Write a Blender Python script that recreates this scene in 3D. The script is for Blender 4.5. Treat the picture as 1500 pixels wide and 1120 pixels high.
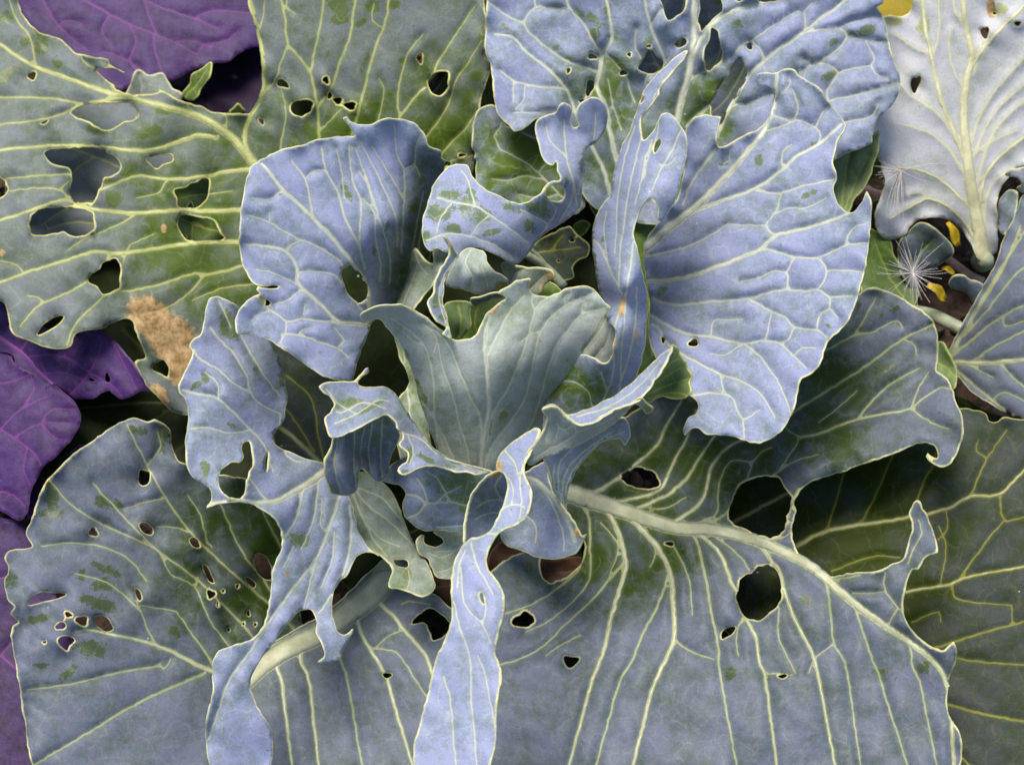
import bpy, math, random
import numpy as np
from mathutils import Vector, Matrix
from mathutils.geometry import delaunay_2d_cdt

for o in list(bpy.data.objects):
    bpy.data.objects.remove(o, do_unlink=True)
scene = bpy.context.scene
COL = scene.collection
R = math.radians
random.seed(4)

# ------------------------------------------------------------------ camera
CAM = Vector((0.0, -0.50, 1.28))
AIM = Vector((0.0, 0.0, 0.14))
LENS = 58.0
cam_d = bpy.data.cameras.new("camera")
cam_d.lens = LENS
cam_d.sensor_width = 36.0
cam_d.sensor_fit = 'HORIZONTAL'
cam_d.clip_start = 0.02
cam_d.clip_end = 400.0
cam = bpy.data.objects.new("camera", cam_d)
COL.objects.link(cam)
cam.location = CAM
cam.rotation_euler = (AIM - CAM).to_track_quat('-Z', 'Y').to_euler()
scene.camera = cam
cam_d.dof.use_dof = True
cam_d.dof.focus_distance = 1.16
cam_d.dof.aperture_fstop = 9.0

# ------------------------------------------------------------------ sky, sun, exposure
SUN_EL, SUN_AZ = 66.0, -28.0          # azimuth clockwise from +Y (away from the viewer)
world = bpy.data.worlds.new("World")
scene.world = world
world.use_nodes = True
wn = world.node_tree
wn.nodes.clear()
sky = wn.nodes.new('ShaderNodeTexSky')
sky.sky_type = 'NISHITA'
sky.sun_disc = False
sky.sun_elevation = R(SUN_EL)
sky.sun_rotation = R(SUN_AZ)
sky.air_density = 1.0
sky.dust_density = 2.0
sky.ozone_density = 1.0
bg = wn.nodes.new('ShaderNodeBackground')
bg.inputs['Strength'].default_value = 0.085
wo = wn.nodes.new('ShaderNodeOutputWorld')
wn.links.new(sky.outputs[0], bg.inputs['Color'])
wn.links.new(bg.outputs[0], wo.inputs['Surface'])
sun_d = bpy.data.lights.new("sun", 'SUN')
sun_d.energy = 2.1
sun_d.angle = R(26)
sun_d.color = (1.0, 0.94, 0.85)
sun = bpy.data.objects.new("sun", sun_d)
COL.objects.link(sun)
sd_ = Vector((math.sin(R(SUN_AZ)) * math.cos(R(SUN_EL)), math.cos(R(SUN_AZ)) * math.cos(R(SUN_EL)), math.sin(R(SUN_EL))))
sun.rotation_euler = sd_.to_track_quat('Z', 'Y').to_euler()
sun.location = sd_ * 5
vs = scene.view_settings
vs.view_transform = 'Standard'
vs.look = 'None'
vs.exposure = 0.98
vs.gamma = 1.0
vs.use_curve_mapping = False
scene.render.engine = 'CYCLES'
cy = scene.cycles
cy.max_bounces = 4
cy.diffuse_bounces = 2
cy.glossy_bounces = 2
cy.transmission_bounces = 3
cy.transparent_max_bounces = 2
cy.caustics_reflective = False
cy.caustics_refractive = False
scene.render.resolution_x = 1024
scene.render.resolution_y = 764

# ------------------------------------------------------------------ layout: plan coordinates -> metres
# Leaf plans are drawn on a 1500-wide sheet; with a height (cm) each plan point becomes a world point.
_M = cam.rotation_euler.to_matrix()
_RX, _RY, _RZ = (np.array(_M.col[i]) for i in range(3))
_C = np.array(CAM)
_T = 18.0 / LENS

def to_world(p, h):
    """p (n,2) plan, h (n,) height in cm -> (n,3) metres"""
    p = np.asarray(p, float); h = np.asarray(h, float) / 100.0
    x = (p[:, 0] - 750.0) / 750.0 * _T
    y = -(p[:, 1] - 560.0) / 750.0 * _T
    d = x[:, None] * _RX + y[:, None] * _RY - _RZ
    t = (h - _C[2]) / d[:, 2]
    return _C + d * t[:, None]

def pts(s):
    return np.array([[float(v) for v in q.split(',')] for q in s.split()])

def spline(P, step, closed):
    """centripetal-ish Catmull-Rom through P, resampled at about `step`"""
    P = np.asarray(P, float); n = len(P); out = []
    m = n if closed else n - 1
    for i in range(m):
        if closed:
            a, b, c, d = P[(i - 1) % n], P[i], P[(i + 1) % n], P[(i + 2) % n]
        else:
            b, c = P[i], P[i + 1]
            a = P[i - 1] if i > 0 else 2 * b - c
            d = P[i + 2] if i + 2 < n else 2 * c - b
        L = np.linalg.norm((c - b)[:2])
        la = max(np.linalg.norm((b - a)[:2]), 1e-6); ld = max(np.linalg.norm((d - c)[:2]), 1e-6)
        m1 = (c - a) * (L / (la + L)); m2 = (d - b) * (L / (ld + L))
        k = max(1, int(round(L / step)))
        t = np.arange(k)[:, None] / k
        out.append((2*t**3 - 3*t**2 + 1) * b + (t**3 - 2*t**2 + t) * m1 + (-2*t**3 + 3*t**2) * c + (t**3 - t**2) * m2)
    if not closed:
        out.append(P[-1:])
    return np.vstack(out)

def inside(q, loop):
    x, y = q[:, 0], q[:, 1]
    r = np.zeros(len(q), bool)
    a = loop; b = np.roll(loop, -1, 0)
    for s in range(0, len(q), 4000):
        xs, ys = x[s:s+4000, None], y[s:s+4000, None]
        c = (a[:, 1] > ys) != (b[:, 1] > ys)
        dy = b[:, 1] - a[:, 1]; dy = np.where(np.abs(dy) < 1e-12, 1e-12, dy)
        xi = a[:, 0] + (ys - a[:, 1]) / dy * (b[:, 0] - a[:, 0])
        r[s:s+4000] = (np.sum(c & (xs < xi), 1) % 2) == 1
    return r

def seg_dist(q, A, B, off=None):
    """min over segments of distance (minus off)"""
    out = np.full(len(q), 1e3)
    if len(A) == 0:
        return out
    A = A.astype(np.float32); B = B.astype(np.float32)
    ab = B - A; l2 = np.maximum((ab**2).sum(1), 1e-9)
    for s in range(0, len(q), 1500):
        Q = q[s:s+1500].astype(np.float32)
        dx = Q[:, None, 0] - A[:, 0]; dy = Q[:, None, 1] - A[:, 1]
        t = np.clip((dx * ab[:, 0] + dy * ab[:, 1]) / l2, 0, 1)
        ex = dx - t * ab[:, 0]; ey = dy - t * ab[:, 1]
        d = np.sqrt(ex * ex + ey * ey)
        if off is not None:
            d = d - off
        out[s:s+1500] = d.min(1)
    return out

class TPS:
    def __init__(self, C):
        C = np.asarray(C, float)
        self.X = C[:, :2] / 100.0
        n = len(C); K = self.k(self.X, self.X) + np.eye(n) * 1e-3
        Pm = np.hstack([np.ones((n, 1)), self.X])
        A = np.zeros((n + 3, n + 3)); A[:n, :n] = K; A[:n, n:] = Pm; A[n:, :n] = Pm.T
        A[n:, n:] += np.eye(3) * 1e-9
        self.w = np.linalg.solve(A, np.concatenate([C[:, 2], np.zeros(3)]))
        self.lo, self.hi = C[:, 2].min() - 1.2, C[:, 2].max() + 1.0
    @staticmethod
    def k(a, b):
        r2 = ((a[:, None] - b[None])**2).sum(2)
        return 0.5 * r2 * np.log(r2 + 1e-9)
    def __call__(self, q):
        q = np.asarray(q, float) / 100.0
        v = np.hstack([self.k(q, self.X), np.ones((len(q), 1)), q]) @ self.w
        return np.clip(v, self.lo, self.hi)

# ------------------------------------------------------------------ materials
MATS = {}
class NT:
    def __init__(self, name):
        self.m = bpy.data.materials.new(name); self.m.use_nodes = True
        self.t = self.m.node_tree; self.t.nodes.clear()
    def n(self, kind, **kw):
        x = self.t.nodes.new(kind)
        for k, v in kw.items(): setattr(x, k, v)
        return x
    def link(self, a, b): self.t.links.new(a, b)
    def put(self, sock, v):
        if isinstance(v, bpy.types.NodeSocket): self.link(v, sock)
        else: sock.default_value = v
    def attr(self, name): return self.n('ShaderNodeAttribute', attribute_name=name).outputs
    def math(self, op, a, b=0.0, c=None, clamp=False):
        x = self.n('ShaderNodeMath', operation=op, use_clamp=clamp)
        self.put(x.inputs[0], a); self.put(x.inputs[1], b)
        if c is not None: self.put(x.inputs[2], c)
        return x.outputs[0]
    def step(self, v, lo, hi, a=0.0, b=1.0):
        x = self.n('ShaderNodeMapRange', interpolation_type='SMOOTHSTEP')
        self.put(x.inputs[0], v); x.inputs[1].default_value = lo; x.inputs[2].default_value = hi
        x.inputs[3].default_value = a; x.inputs[4].default_value = b
        return x.outputs[0]
    def mix(self, f, a, b):
        x = self.n('ShaderNodeMix', data_type='RGBA')
        self.put(x.inputs[0], f)
        for s, v in ((x.inputs[6], a), (x.inputs[7], b)):
            self.put(s, v if isinstance(v, bpy.types.NodeSocket) else (v[0], v[1], v[2], 1.0))
        return x.outputs[2]
    def noise(self, vec, scale, detail=4.0, rough=0.55, dist=0.0):
        x = self.n('ShaderNodeTexNoise')
        self.link(vec, x.inputs['Vector']); x.inputs['Scale'].default_value = scale
        x.inputs['Detail'].default_value = detail; x.inputs['Roughness'].default_value = rough
        x.inputs['Distortion'].default_value = dist
        return x.outputs
    def voro(self, vec, scale, feature='DISTANCE_TO_EDGE'):
        x = self.n('ShaderNodeTexVoronoi', feature=feature)
        self.link(vec, x.inputs['Vector']); x.inputs['Scale'].default_value = scale
        return x.outputs
    def finish(self, col, rough=0.55, bump=None, bstr=0.3, bdist=0.001, trans=None, tw=0.15, spec=0.35):
        p = self.n('ShaderNodeBsdfPrincipled')
        self.put(p.inputs['Base Color'], col if isinstance(col, bpy.types.NodeSocket) else (*col, 1))
        self.put(p.inputs['Roughness'], rough)
        p.inputs['Specular IOR Level'].default_value = spec
        if bump is not None:
            b = self.n('ShaderNodeBump'); b.inputs['Strength'].default_value = bstr
            b.inputs['Distance'].default_value = bdist
            self.link(bump, b.inputs['Height']); self.link(b.outputs[0], p.inputs['Normal'])
        o = self.n('ShaderNodeOutputMaterial'); sh = p.outputs[0]
        if trans is not None:
            tr = self.n('ShaderNodeBsdfTranslucent'); self.put(tr.inputs['Color'], trans if isinstance(trans, bpy.types.NodeSocket) else (*trans, 1))
            mx = self.n('ShaderNodeMixShader'); mx.inputs[0].default_value = tw
            self.link(sh, mx.inputs[1]); self.link(tr.outputs[0], mx.inputs[2]); sh = mx.outputs[0]
        self.link(sh, o.inputs['Surface'])
        return self.m

PAL = dict(  # wax bloom, bare lamina, vein, margin
    blue=((0.295, 0.335, 0.475), (0.085, 0.14, 0.014), (0.60, 0.62, 0.46), (0.74, 0.73, 0.34)),
    head=((0.365, 0.415, 0.37), (0.12, 0.175, 0.022), (0.60, 0.63, 0.48), (0.72, 0.69, 0.34)),
    oldg=((0.175, 0.20, 0.20), (0.062, 0.105, 0.007), (0.50, 0.52, 0.18), (0.68, 0.66, 0.24)),
    old=((0.140, 0.163, 0.208), (0.038, 0.066, 0.006), (0.42, 0.45, 0.21), (0.66, 0.65, 0.30)),
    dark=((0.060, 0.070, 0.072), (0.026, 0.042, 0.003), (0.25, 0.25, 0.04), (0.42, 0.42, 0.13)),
    deep=((0.014, 0.024, 0.004), (0.008, 0.014, 0.001), (0.05, 0.06, 0.008), (0.07, 0.08, 0.015)),  # near-black greens: shade of the gaps between leaves painted into the colour
    pale=((0.53, 0.54, 0.545), (0.27, 0.33, 0.13), (0.76, 0.73, 0.42), (0.76, 0.72, 0.38)),
    green=((0.18, 0.25, 0.11), (0.070, 0.13, 0.006), (0.38, 0.44, 0.10), (0.56, 0.58, 0.18)),
    purple=((0.072, 0.034, 0.135), (0.018, 0.002, 0.036), (0.19, 0.045, 0.23), (0.14, 0.07, 0.19)),
    purpleshade=((0.03, 0.018, 0.045), (0.015, 0.008, 0.023), (0.06, 0.02, 0.07), (0.05, 0.03, 0.06)),  # purple of the leaf underneath, its shade painted into the darker colour
    olive=((0.36, 0.28, 0.03), (0.26, 0.19, 0.01), (0.40, 0.33, 0.06), (0.45, 0.40, 0.1)),
    brown=((0.08, 0.035, 0.015), (0.035, 0.016, 0.007), (0.13, 0.07, 0.03), (0.15, 0.09, 0.05)),
)

def leaf_mat(pal, bloom):
    key = (pal, round(bloom, 2))
    if key in MATS: return MATS[key]
    wax, bare, vein, marg = PAL[pal]
    t = NT("leaf_%s" % pal)
    pc = t.attr('pc')['Vector']; sd = t.attr('sd')['Fac']; ed = t.attr('ed')['Fac']
    rub = t.attr('rub')['Fac']; dry = t.attr('dry')['Fac']; shade_grn = t.attr('shade_grn')['Fac']
    nb = t.noise(pc, 1.3, 3, 0.6)
    big = nb['Fac']
    mid = t.noise(pc, 5.5, 4, 0.74)['Fac']
    fine = t.noise(pc, 34.0, 1.5, 0.7)['Fac']
    warp = t.n('ShaderNodeVectorMath', operation='MULTIPLY_ADD')
    t.link(nb['Color'], warp.inputs[0]); warp.inputs[1].default_value = (0.6, 0.6, 0.0); t.link(pc, warp.inputs[2])
    net1 = t.voro(warp.outputs[0], 2.9)['Distance']
    # wax bloom thick or thin, and painted shade
    v = t.math('MULTIPLY_ADD', big, 0.8, bloom - 0.40)
    k = 2.6 if pal == 'purple' else 1.7
    v = t.math('MULTIPLY_ADD', mid, k, t.math('SUBTRACT', v, k / 2))
    v = t.math('SUBTRACT', v, t.math('MULTIPLY', shade_grn, 0.85))  # greener blobs: bare lamina plus shade painted into the colour
    v = t.math('MULTIPLY_ADD', fine, 0.26, t.math('SUBTRACT', v, 0.13), clamp=True)
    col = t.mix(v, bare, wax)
    col = t.mix(t.step(big, 0.42, 0.66, 0.0, 0.30), col, tuple(min(1, c * q) for c, q in zip(wax, (1.12, 1.02, 1.22))))
    hs = t.n('ShaderNodeHueSaturation'); t.link(t.step(fine, 0.25, 0.75, 0.93, 1.07), hs.inputs['Value']); t.link(col, hs.inputs['Color']); col = hs.outputs[0]
    # rubbed-off wax: bare green patches with brushed outlines
    r = t.math('MULTIPLY_ADD', rub, 0.85, t.math('MULTIPLY_ADD', mid, 2.6, -1.3))
    r = t.math('ADD', r, t.math('MULTIPLY_ADD', fine, 0.9, -0.45))
    r = t.math('ADD', r, t.math('MULTIPLY_ADD', big, 1.0, -0.52))
    rm = t.step(r, 0.46, 0.62)
    gcol = t.mix(fine, tuple(c * 0.85 for c in bare), tuple(min(1, c * q) for c, q in zip(bare, (1.7, 1.45, 0.8))))
    col = t.mix(t.math('MULTIPLY', rm, 0.8), col, gcol)
    # finest vein net, then side veins
    nm = t.math('MULTIPLY', t.step(net1, 0.008, 0.036, 1.0, 0.0), t.step(mid, 0.36, 0.62, 0.02, 0.12 if pal in ('old', 'oldg', 'dark', 'purple') else 0.22))
    col = t.mix(nm, col, vein)
    halo = t.step(sd, 0.0, 6.0, 0.22, 0.0)
    col = t.mix(halo, col, tuple(0.55 * a + 0.45 * b for a, b in zip(bare, vein)))
    vm = t.step(t.math('MULTIPLY_ADD', fine, 0.9, t.math('SUBTRACT', sd, 0.45)), -0.5, 0.9, 0.82, 0.0)
    vm = t.math('MULTIPLY', vm, t.math('MULTIPLY', t.step(mid, 0.3, 0.6, 0.6, 1.0), t.step(big, 0.35, 0.6, 0.7, 1.0)))
    col = t.mix(vm, col, vein)
    # dead papery tissue
    dm = t.step(t.math('ADD', dry, t.math('MULTIPLY_ADD', mid, 0.7, -0.35)), 0.42, 0.66)
    dcol = t.mix(t.step(mid, 0.3, 0.7), (0.20, 0.12, 0.03), (0.62, 0.42, 0.21))
    dcol = t.mix(t.step(sd, 0.0, 2.0, 0.5, 0.0), dcol, (0.66, 0.45, 0.18))
    col = t.mix(dm, col, dcol)
    # pale corky margin of the blade and of each bite hole
    en = t.math('MULTIPLY_ADD', fine, 1.8, t.math('SUBTRACT', ed, 0.9))
    en = t.math('MULTIPLY_ADD', mid, 2.4, t.math('SUBTRACT', en, 1.2))
    em = t.math('MULTIPLY', t.step(en, 0.7, 2.1, 0.95, 0.0), t.step(t.math('MULTIPLY_ADD', mid, 0.6, big), 0.62, 0.9, 0.45, 1.0))
    mcol = t.mix(t.step(mid, 0.52, 0.66), marg, tuple(c * q for c, q in zip(marg, (0.85, 0.62, 0.6))))
    col = t.mix(em, col, mcol)
    # tiny scars
    sp = t.voro(pc, 3.4, 'F1'); s2 = t.n('ShaderNodeSeparateColor'); t.link(sp['Color'], s2.inputs[0])
    spm = t.math('MULTIPLY', t.step(sp['Distance'], 0.03, 0.07, 1.0, 0.0), t.step(s2.outputs[0], 0.90, 0.91))
    col = t.mix(t.math('MULTIPLY', spm, 0.7), col, (0.66, 0.64, 0.62) if pal[:3] != 'pur' else (0.35, 0.2, 0.3))
    hgt = t.math('MULTIPLY_ADD', fine, 0.12, mid)
    rough = t.step(rm, 0.0, 1.0, 0.50, 0.32)
    tc = t.mix(0.5, col, tuple(min(1, c * q) for c, q in zip(bare, (2.4, 2.4, 1.0))))
    MATS[key] = t.finish(col, rough, hgt, 0.32, 0.0014, tc, 0.10, 0.08 if pal in ('deep', 'purpleshade', 'dark') else 0.2)
    return MATS[key]

def rib_mat(pal):
    key = ('rib', pal)
    if key in MATS: return MATS[key]
    c = PAL[pal][2]
    t = NT("rib_%s" % pal)
    pc = t.attr('pc')['Vector']
    a = t.noise(pc, 3.0, 3)['Fac']; b = t.noise(pc, 22.0, 3)['Fac']
    c = tuple(0.45 * x + 0.55 * y for x, y in zip(c, {'old': (0.60, 0.60, 0.42), 'dark': (0.42, 0.43, 0.26)}.get(pal, c)))
    col = t.mix(t.step(a, 0.35, 0.65), tuple(x * 0.8 for x in c), tuple(min(1, x * q) for x, q in zip(c, (1.12, 1.10, 1.15))))
    col = t.mix(t.math('MULTIPLY', t.step(b, 0.5, 0.75), 0.4), col, tuple(x * q for x, q in zip(c, (0.62, 0.66, 0.45))))
    col = t.mix(t.math('MULTIPLY', t.step(b, 0.70, 0.76), 0.5), col, (0.26, 0.15, 0.05))
    ru = t.math('MULTIPLY_ADD', a, 0.5, t.math('SUBTRACT', t.attr('ru')['Fac'], 0.25))
    col = t.mix(t.step(ru, 0.45, 1.0, 0.0, 0.85), col, tuple(0.5 * x + 0.5 * y for x, y in zip(PAL[pal][0], PAL[pal][1])))
    MATS[key] = t.finish(col, 0.45, b, 0.35, 0.001, c, 0.12, 0.4)
    return MATS[key]

def plain_mat(name, c1, c2, scale=60.0, rough=0.7, bstr=0.5, bd=0.003, trans=None):
    if name in MATS: return MATS[name]
    t = NT(name)
    oc = t.n('ShaderNodeTexCoord').outputs['Object']
    a = t.noise(oc, scale, 6, 0.65)['Fac']
    col = t.mix(t.step(a, 0.3, 0.7), c1, c2)
    MATS[name] = t.finish(col, rough, a, bstr, bd, trans, 0.2, 0.3)
    return MATS[name]

# ------------------------------------------------------------------ object helpers
def link(o, parent=None):
    COL.objects.link(o)
    if parent is not None: o.parent = parent
    return o

def mesh_obj(name, V, F, mat, parent=None, smooth=True):
    me = bpy.data.meshes.new(name)
    base = np.array(parent['_b']) if parent is not None and '_b' in parent else np.zeros(3)
    me.from_pydata((np.asarray(V) - base).tolist(), [], [list(map(int, f)) for f in F])
    if smooth: me.polygons.foreach_set('use_smooth', [True] * len(me.polygons))
    if mat: me.materials.append(mat)
    me.update()
    return link(bpy.data.objects.new(name, me), parent)

def add_attr(me, name, arr):
    a = me.attributes.new(name, 'FLOAT', 'POINT'); a.data.foreach_set('value', np.asarray(arr, np.float32))

def add_vec(me, name, arr):
    a = me.attributes.new(name, 'FLOAT_VECTOR', 'POINT'); a.data.foreach_set('vector', np.asarray(arr, np.float32).ravel())

def tag(o, label, cat=None, group=None, kind=None):
    if label: o['label'] = label
    if cat: o['category'] = cat
    if group: o['group'] = group
    if kind: o['kind'] = kind
    return o

def thing(name, loc, label, cat, group=None):
    e = bpy.data.objects.new(name, None); e.location = loc; e.empty_display_size = 0.05
    link(e); tag(e, label, cat, group)
    BASES[e.name] = np.array(loc)
    return e
BASES = {}

_seed = [0]
def vnoise1(n, per, rng):
    k = max(3, int(n / per)); v = rng.uniform(-1, 1, k)
    x = np.arange(n) / n * k; i = x.astype(int); f = x - i; f = f * f * (3 - 2 * f)
    return v[i % k] * (1 - f) + v[(i + 1) % k] * f

def leaf(parent, outline, heights, pal='blue', bloom=0.8, holes=(), veins=(), rub=(), dry=(), shade_grn=(), edge=1.0, grid=5.2,
         pucker=0.22, ruffle=0.35, wave=0.25, teeth=1.0, thick=0.0009, ribw=6.0, label=None, name='leaf', base=None):
    """One leaf: outline/holes/veins in plan coordinates, height control points in cm.
    veins: (polyline string, width at start, width at end[, 1 = midrib])."""
    _seed[0] += 1
    if pal == 'purple': pucker, ruffle, wave = 0.10, 0.15, 0.2
    rng = np.random.default_rng(_seed[0] * 77 + 5)
    b0 = BASES[parent.name]
    out = spline(pts(outline), 3.6, True)
    n = len(out)
    nrm = np.roll(out, -1, 0) - np.roll(out, 1, 0)
    nrm = np.stack([nrm[:, 1], -nrm[:, 0]], 1) / np.maximum(np.linalg.norm(nrm, axis=1, keepdims=True), 1e-6)
    out = out + nrm * (0.9 * teeth * vnoise1(n, 2.0, rng) + 1.0 * teeth * vnoise1(n, 7.0, rng))[:, None]
    loops = [out]
    for hs in holes:
        if isinstance(hs, str):
            L = spline(pts(hs), 3.0, True)
        else:                                       # (x, y, rx, ry, angle)
            x, y, rx, ry = hs[:4]; an = R(hs[4]) if len(hs) > 4 else 0
            k = max(9, int((rx + ry) * 1.3)); th = np.arange(k) / k * 2 * math.pi
            rr = 1 + 0.16 * np.array([math.sin(2 * q + x) * 0.6 + math.sin(3 * q + y) for q in th])
            u, w = rx * rr * np.cos(th), ry * rr * np.sin(th)
            L = np.stack([x + u * math.cos(an) - w * math.sin(an), y + u * math.sin(an) + w * math.cos(an)], 1)
        m = len(L); c = L.mean(0); rad = np.linalg.norm(L - c, axis=1, keepdims=True)
        L = L + (L - c) / np.maximum(rad, 1e-3) * (np.minimum(0.10 * rad[:, 0], 1.7) * (vnoise1(m, 2.2, rng) + 0.9 * vnoise1(m, 5.0, rng)))[:, None]
        loops.append(L)
    # veins
    VA, VB, VW, VP, VN, ribs = [], [], [], [], [], []
    for v in veins:
        P = pts(v[0]); w0, w1 = (v[1], v[2]) if v[1] > 5.5 else (v[1] * 0.74, v[2] * 0.62)
        if 985 < P[-1, 1] < 1160 and P[-1, 1] - P[-2, 1] > 12:       # run on past the sheet's lower edge
            d = P[-1] - P[-2]; P = np.vstack([P, P[-1] + d * (1172 - P[-1, 1]) / d[1]])
        q = spline(P, 7.0, False)
        q[1:-1] += rng.normal(size=q[1:-1].shape) * 0.45
        w = w1 + (w0 - w1) * (1 - np.linspace(0, 1, len(q))) ** (1.5 if w0 > 9 else 1.0)
        VA.append(q[:-1]); VB.append(q[1:]); VW.append((w[:-1] + w[1:]) * 0.25); VP.append(q); VN.append(len(q))
        if w0 >= ribw or (len(v) > 3 and v[3]): ribs.append((q, w, len(v) > 3 and v[3]))
    if VA: VA, VB, VW, VP = np.vstack(VA), np.vstack(VB), np.concatenate(VW), np.vstack(VP)
    else: VA = VB = np.zeros((0, 2)); VW = np.zeros(0); VP = np.zeros((0, 2))
    EA = np.vstack(loops); EB = np.vstack([np.roll(L, -1, 0) for L in loops])
    tps = TPS(pts(heights))
    ph = rng.uniform(0, 6.28, 8)
    def hfun(q, sd, ed):
        h = tps(q)
        x, y = q[:, 0], q[:, 1]
        h = h + wave * (np.sin(x / 47 + ph[0] + 0.8 * np.sin(y / 71 + ph[1])) + np.sin(y / 39 + ph[2] + np.sin(x / 63 + ph[3]))) * 0.5
        h = h + pucker * (1 - np.exp(-np.maximum(sd, 0) / 6.5)) * (1 + 0.6 * np.sin(x / 23 + ph[6] + 1.3 * np.sin(y / 37)) * np.sin(y / 19 + ph[7] + 1.1 * np.sin(x / 41)))
        f = np.exp(-ed / 16.0)
        h = h + ruffle * f * (np.sin(x / 15.0 + y / 21.0 + ph[4]) + 0.6 * np.sin(x / 9.5 - y / 8.0 + ph[5]))
        return h
    # triangulate
    lo, hi = out.min(0), out.max(0)
    gx, gy = np.meshgrid(np.arange(lo[0], hi[0], grid), np.arange(lo[1], hi[1], grid * 0.87))
    gx[1::2] += grid / 2
    G = np.stack([gx.ravel(), gy.ravel()], 1)
    ok = inside(G, out)
    for L in loops[1:]: ok &= ~inside(G, L)
    G = G[ok]
    G = G[seg_dist(G, EA, EB) > grid * 0.45]
    if len(VA): G = G[seg_dist(G, VA, VB) > grid * 0.4]
    I = [G]
    if len(VP):
        okv = inside(VP, out)
        for L in loops[1:]: okv &= ~inside(VP, L)
        okv &= seg_dist(VP, EA, EB) > 1.5
        I.append(VP[okv])
    allp = [*loops, *I]; edges = []; s = 0
    for L in loops:
        m = len(L); edges += [(s + i, s + (i + 1) % m) for i in range(m)]; s += m
    if len(VP):
        s += len(G); idx = np.where(okv, np.cumsum(okv) - 1, -1); k = 0
        for m in VN:
            edges += [(s + idx[i], s + idx[i + 1]) for i in range(k, k + m - 1) if idx[i] >= 0 and idx[i + 1] >= 0]
            k += m
    P = np.vstack(allp)
    vo, _, fo, _, _, _ = delaunay_2d_cdt([Vector(p) for p in P.tolist()], edges, [], 0, 1e-4)
    V = np.array([tuple(v) for v in vo]); F = np.array([f for f in fo if len(f) == 3])
    cen = V[F].mean(1); ok = inside(cen, out)
    for L in loops[1:]: ok &= ~inside(cen, L)
    F = F[ok]
    used = np.unique(F); re = -np.ones(len(V), int); re[used] = np.arange(len(used)); V = V[used]; F = re[F]
    a = V[F]; ar = (a[:, 1, 0]-a[:, 0, 0])*(a[:, 2, 1]-a[:, 0, 1])-(a[:, 1, 1]-a[:, 0, 1])*(a[:, 2, 0]-a[:, 0, 0])
    F[ar > 0] = F[ar > 0][:, ::-1]                   # plan y points down
    sd = seg_dist(V, VA, VB, VW) if len(VA) else np.full(len(V), 50.0)
    ed = seg_dist(V, EA, EB)
    W = to_world(V, hfun(V, sd, ed))
    me = bpy.data.meshes.new(name)
    me.from_pydata((W - b0).tolist(), [], F.tolist())
    me.polygons.foreach_set('use_smooth', [True] * len(F))
    add_attr(me, 'sd', np.minimum(sd, 60)); add_attr(me, 'ed', np.minimum(ed, 60) / edge)
    def blobs(bl):
        r = np.zeros(len(V))
        for bb in bl:
            x, y, rx, ry = bb[:4]; an = R(bb[4]) if len(bb) > 4 else 0
            dx, dy = V[:, 0] - x, V[:, 1] - y
            u = (dx * math.cos(an) + dy * math.sin(an)) / rx; w = (-dx * math.sin(an) + dy * math.cos(an)) / ry
            r = np.maximum(r, np.clip(1.35 - 0.85 * np.sqrt(u * u + w * w), 0, 1))
        return r
    add_attr(me, 'rub', blobs(rub)); add_attr(me, 'dry', blobs(dry)); add_attr(me, 'shade_grn', blobs(shade_grn))
    sh = rng.uniform(0, 40)
    pc = np.concatenate([V / 100.0 + sh, np.zeros((len(V), 1))], 1)
    add_vec(me, 'pc', pc)
    me.materials.append(leaf_mat(pal, bloom))
    o = link(bpy.data.objects.new(name, me), parent)
    md = o.modifiers.new('thickness', 'SOLIDIFY'); md.thickness = thick; md.offset = -1.0
    if label: o['label'] = label
    # thick ribs stand proud of the blade
    for q, w, mid in ribs:
        q = spline(q, 4.0, False); k = len(q); w = np.interp(np.linspace(0, 1, k), np.linspace(0, 1, len(w)), w)
        tg = np.gradient(q, axis=0); tg /= np.maximum(np.linalg.norm(tg, axis=1, keepdims=True), 1e-6)
        nn = np.stack([-tg[:, 1], tg[:, 0]], 1)
        keep = inside(q, out)
        for L in loops[1:]: keep &= ~inside(q, L)
        us = np.array([-1, -0.8, -0.45, 0, 0.45, 0.8, 1.0])
        al = np.arange(k) * 4.0; w = w * np.sqrt(np.clip((al + 1.0) / (0.5 * w[0] + 1), 0.02, 1)) * np.sqrt(np.clip((al[-1] - al + 1.0) / (0.5 * w[-1] + 1), 0.02, 1))
        allq = (q[:, None, :] + nn[:, None, :] * (us[None, :, None] * w[:, None, None] * 0.5))
        fl = allq.reshape(-1, 2)
        hs = hfun(fl, np.zeros(len(fl)), seg_dist(fl, EA, EB)).reshape(k, 7)
        hs = hs + (w[:, None] * 0.5 * 0.053) * (0.24 * (1 - us**2)[None]) - 0.012
        Wr = to_world(fl, hs.ravel()) - b0
        fr = []
        for i in range(k - 1):
            if keep[i] and keep[i + 1]:
                for j in range(6):
                    fr.append((i*7+j, i*7+j+1, (i+1)*7+j+1, (i+1)*7+j))
        if len(fr) < 12: continue
        m2 = bpy.data.meshes.new('midrib'); m2.from_pydata(Wr.tolist(), [], fr)
        m2.polygons.foreach_set('use_smooth', [True] * len(fr))
        add_vec(m2, 'pc', np.concatenate([fl / 100.0, np.zeros((len(fl), 1))], 1))
        add_attr(m2, 'ru', np.tile(np.abs(us), k))
        m2.materials.append(rib_mat(pal))
        link(bpy.data.objects.new('midrib' if mid else 'vein', m2), o)
    return o
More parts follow.
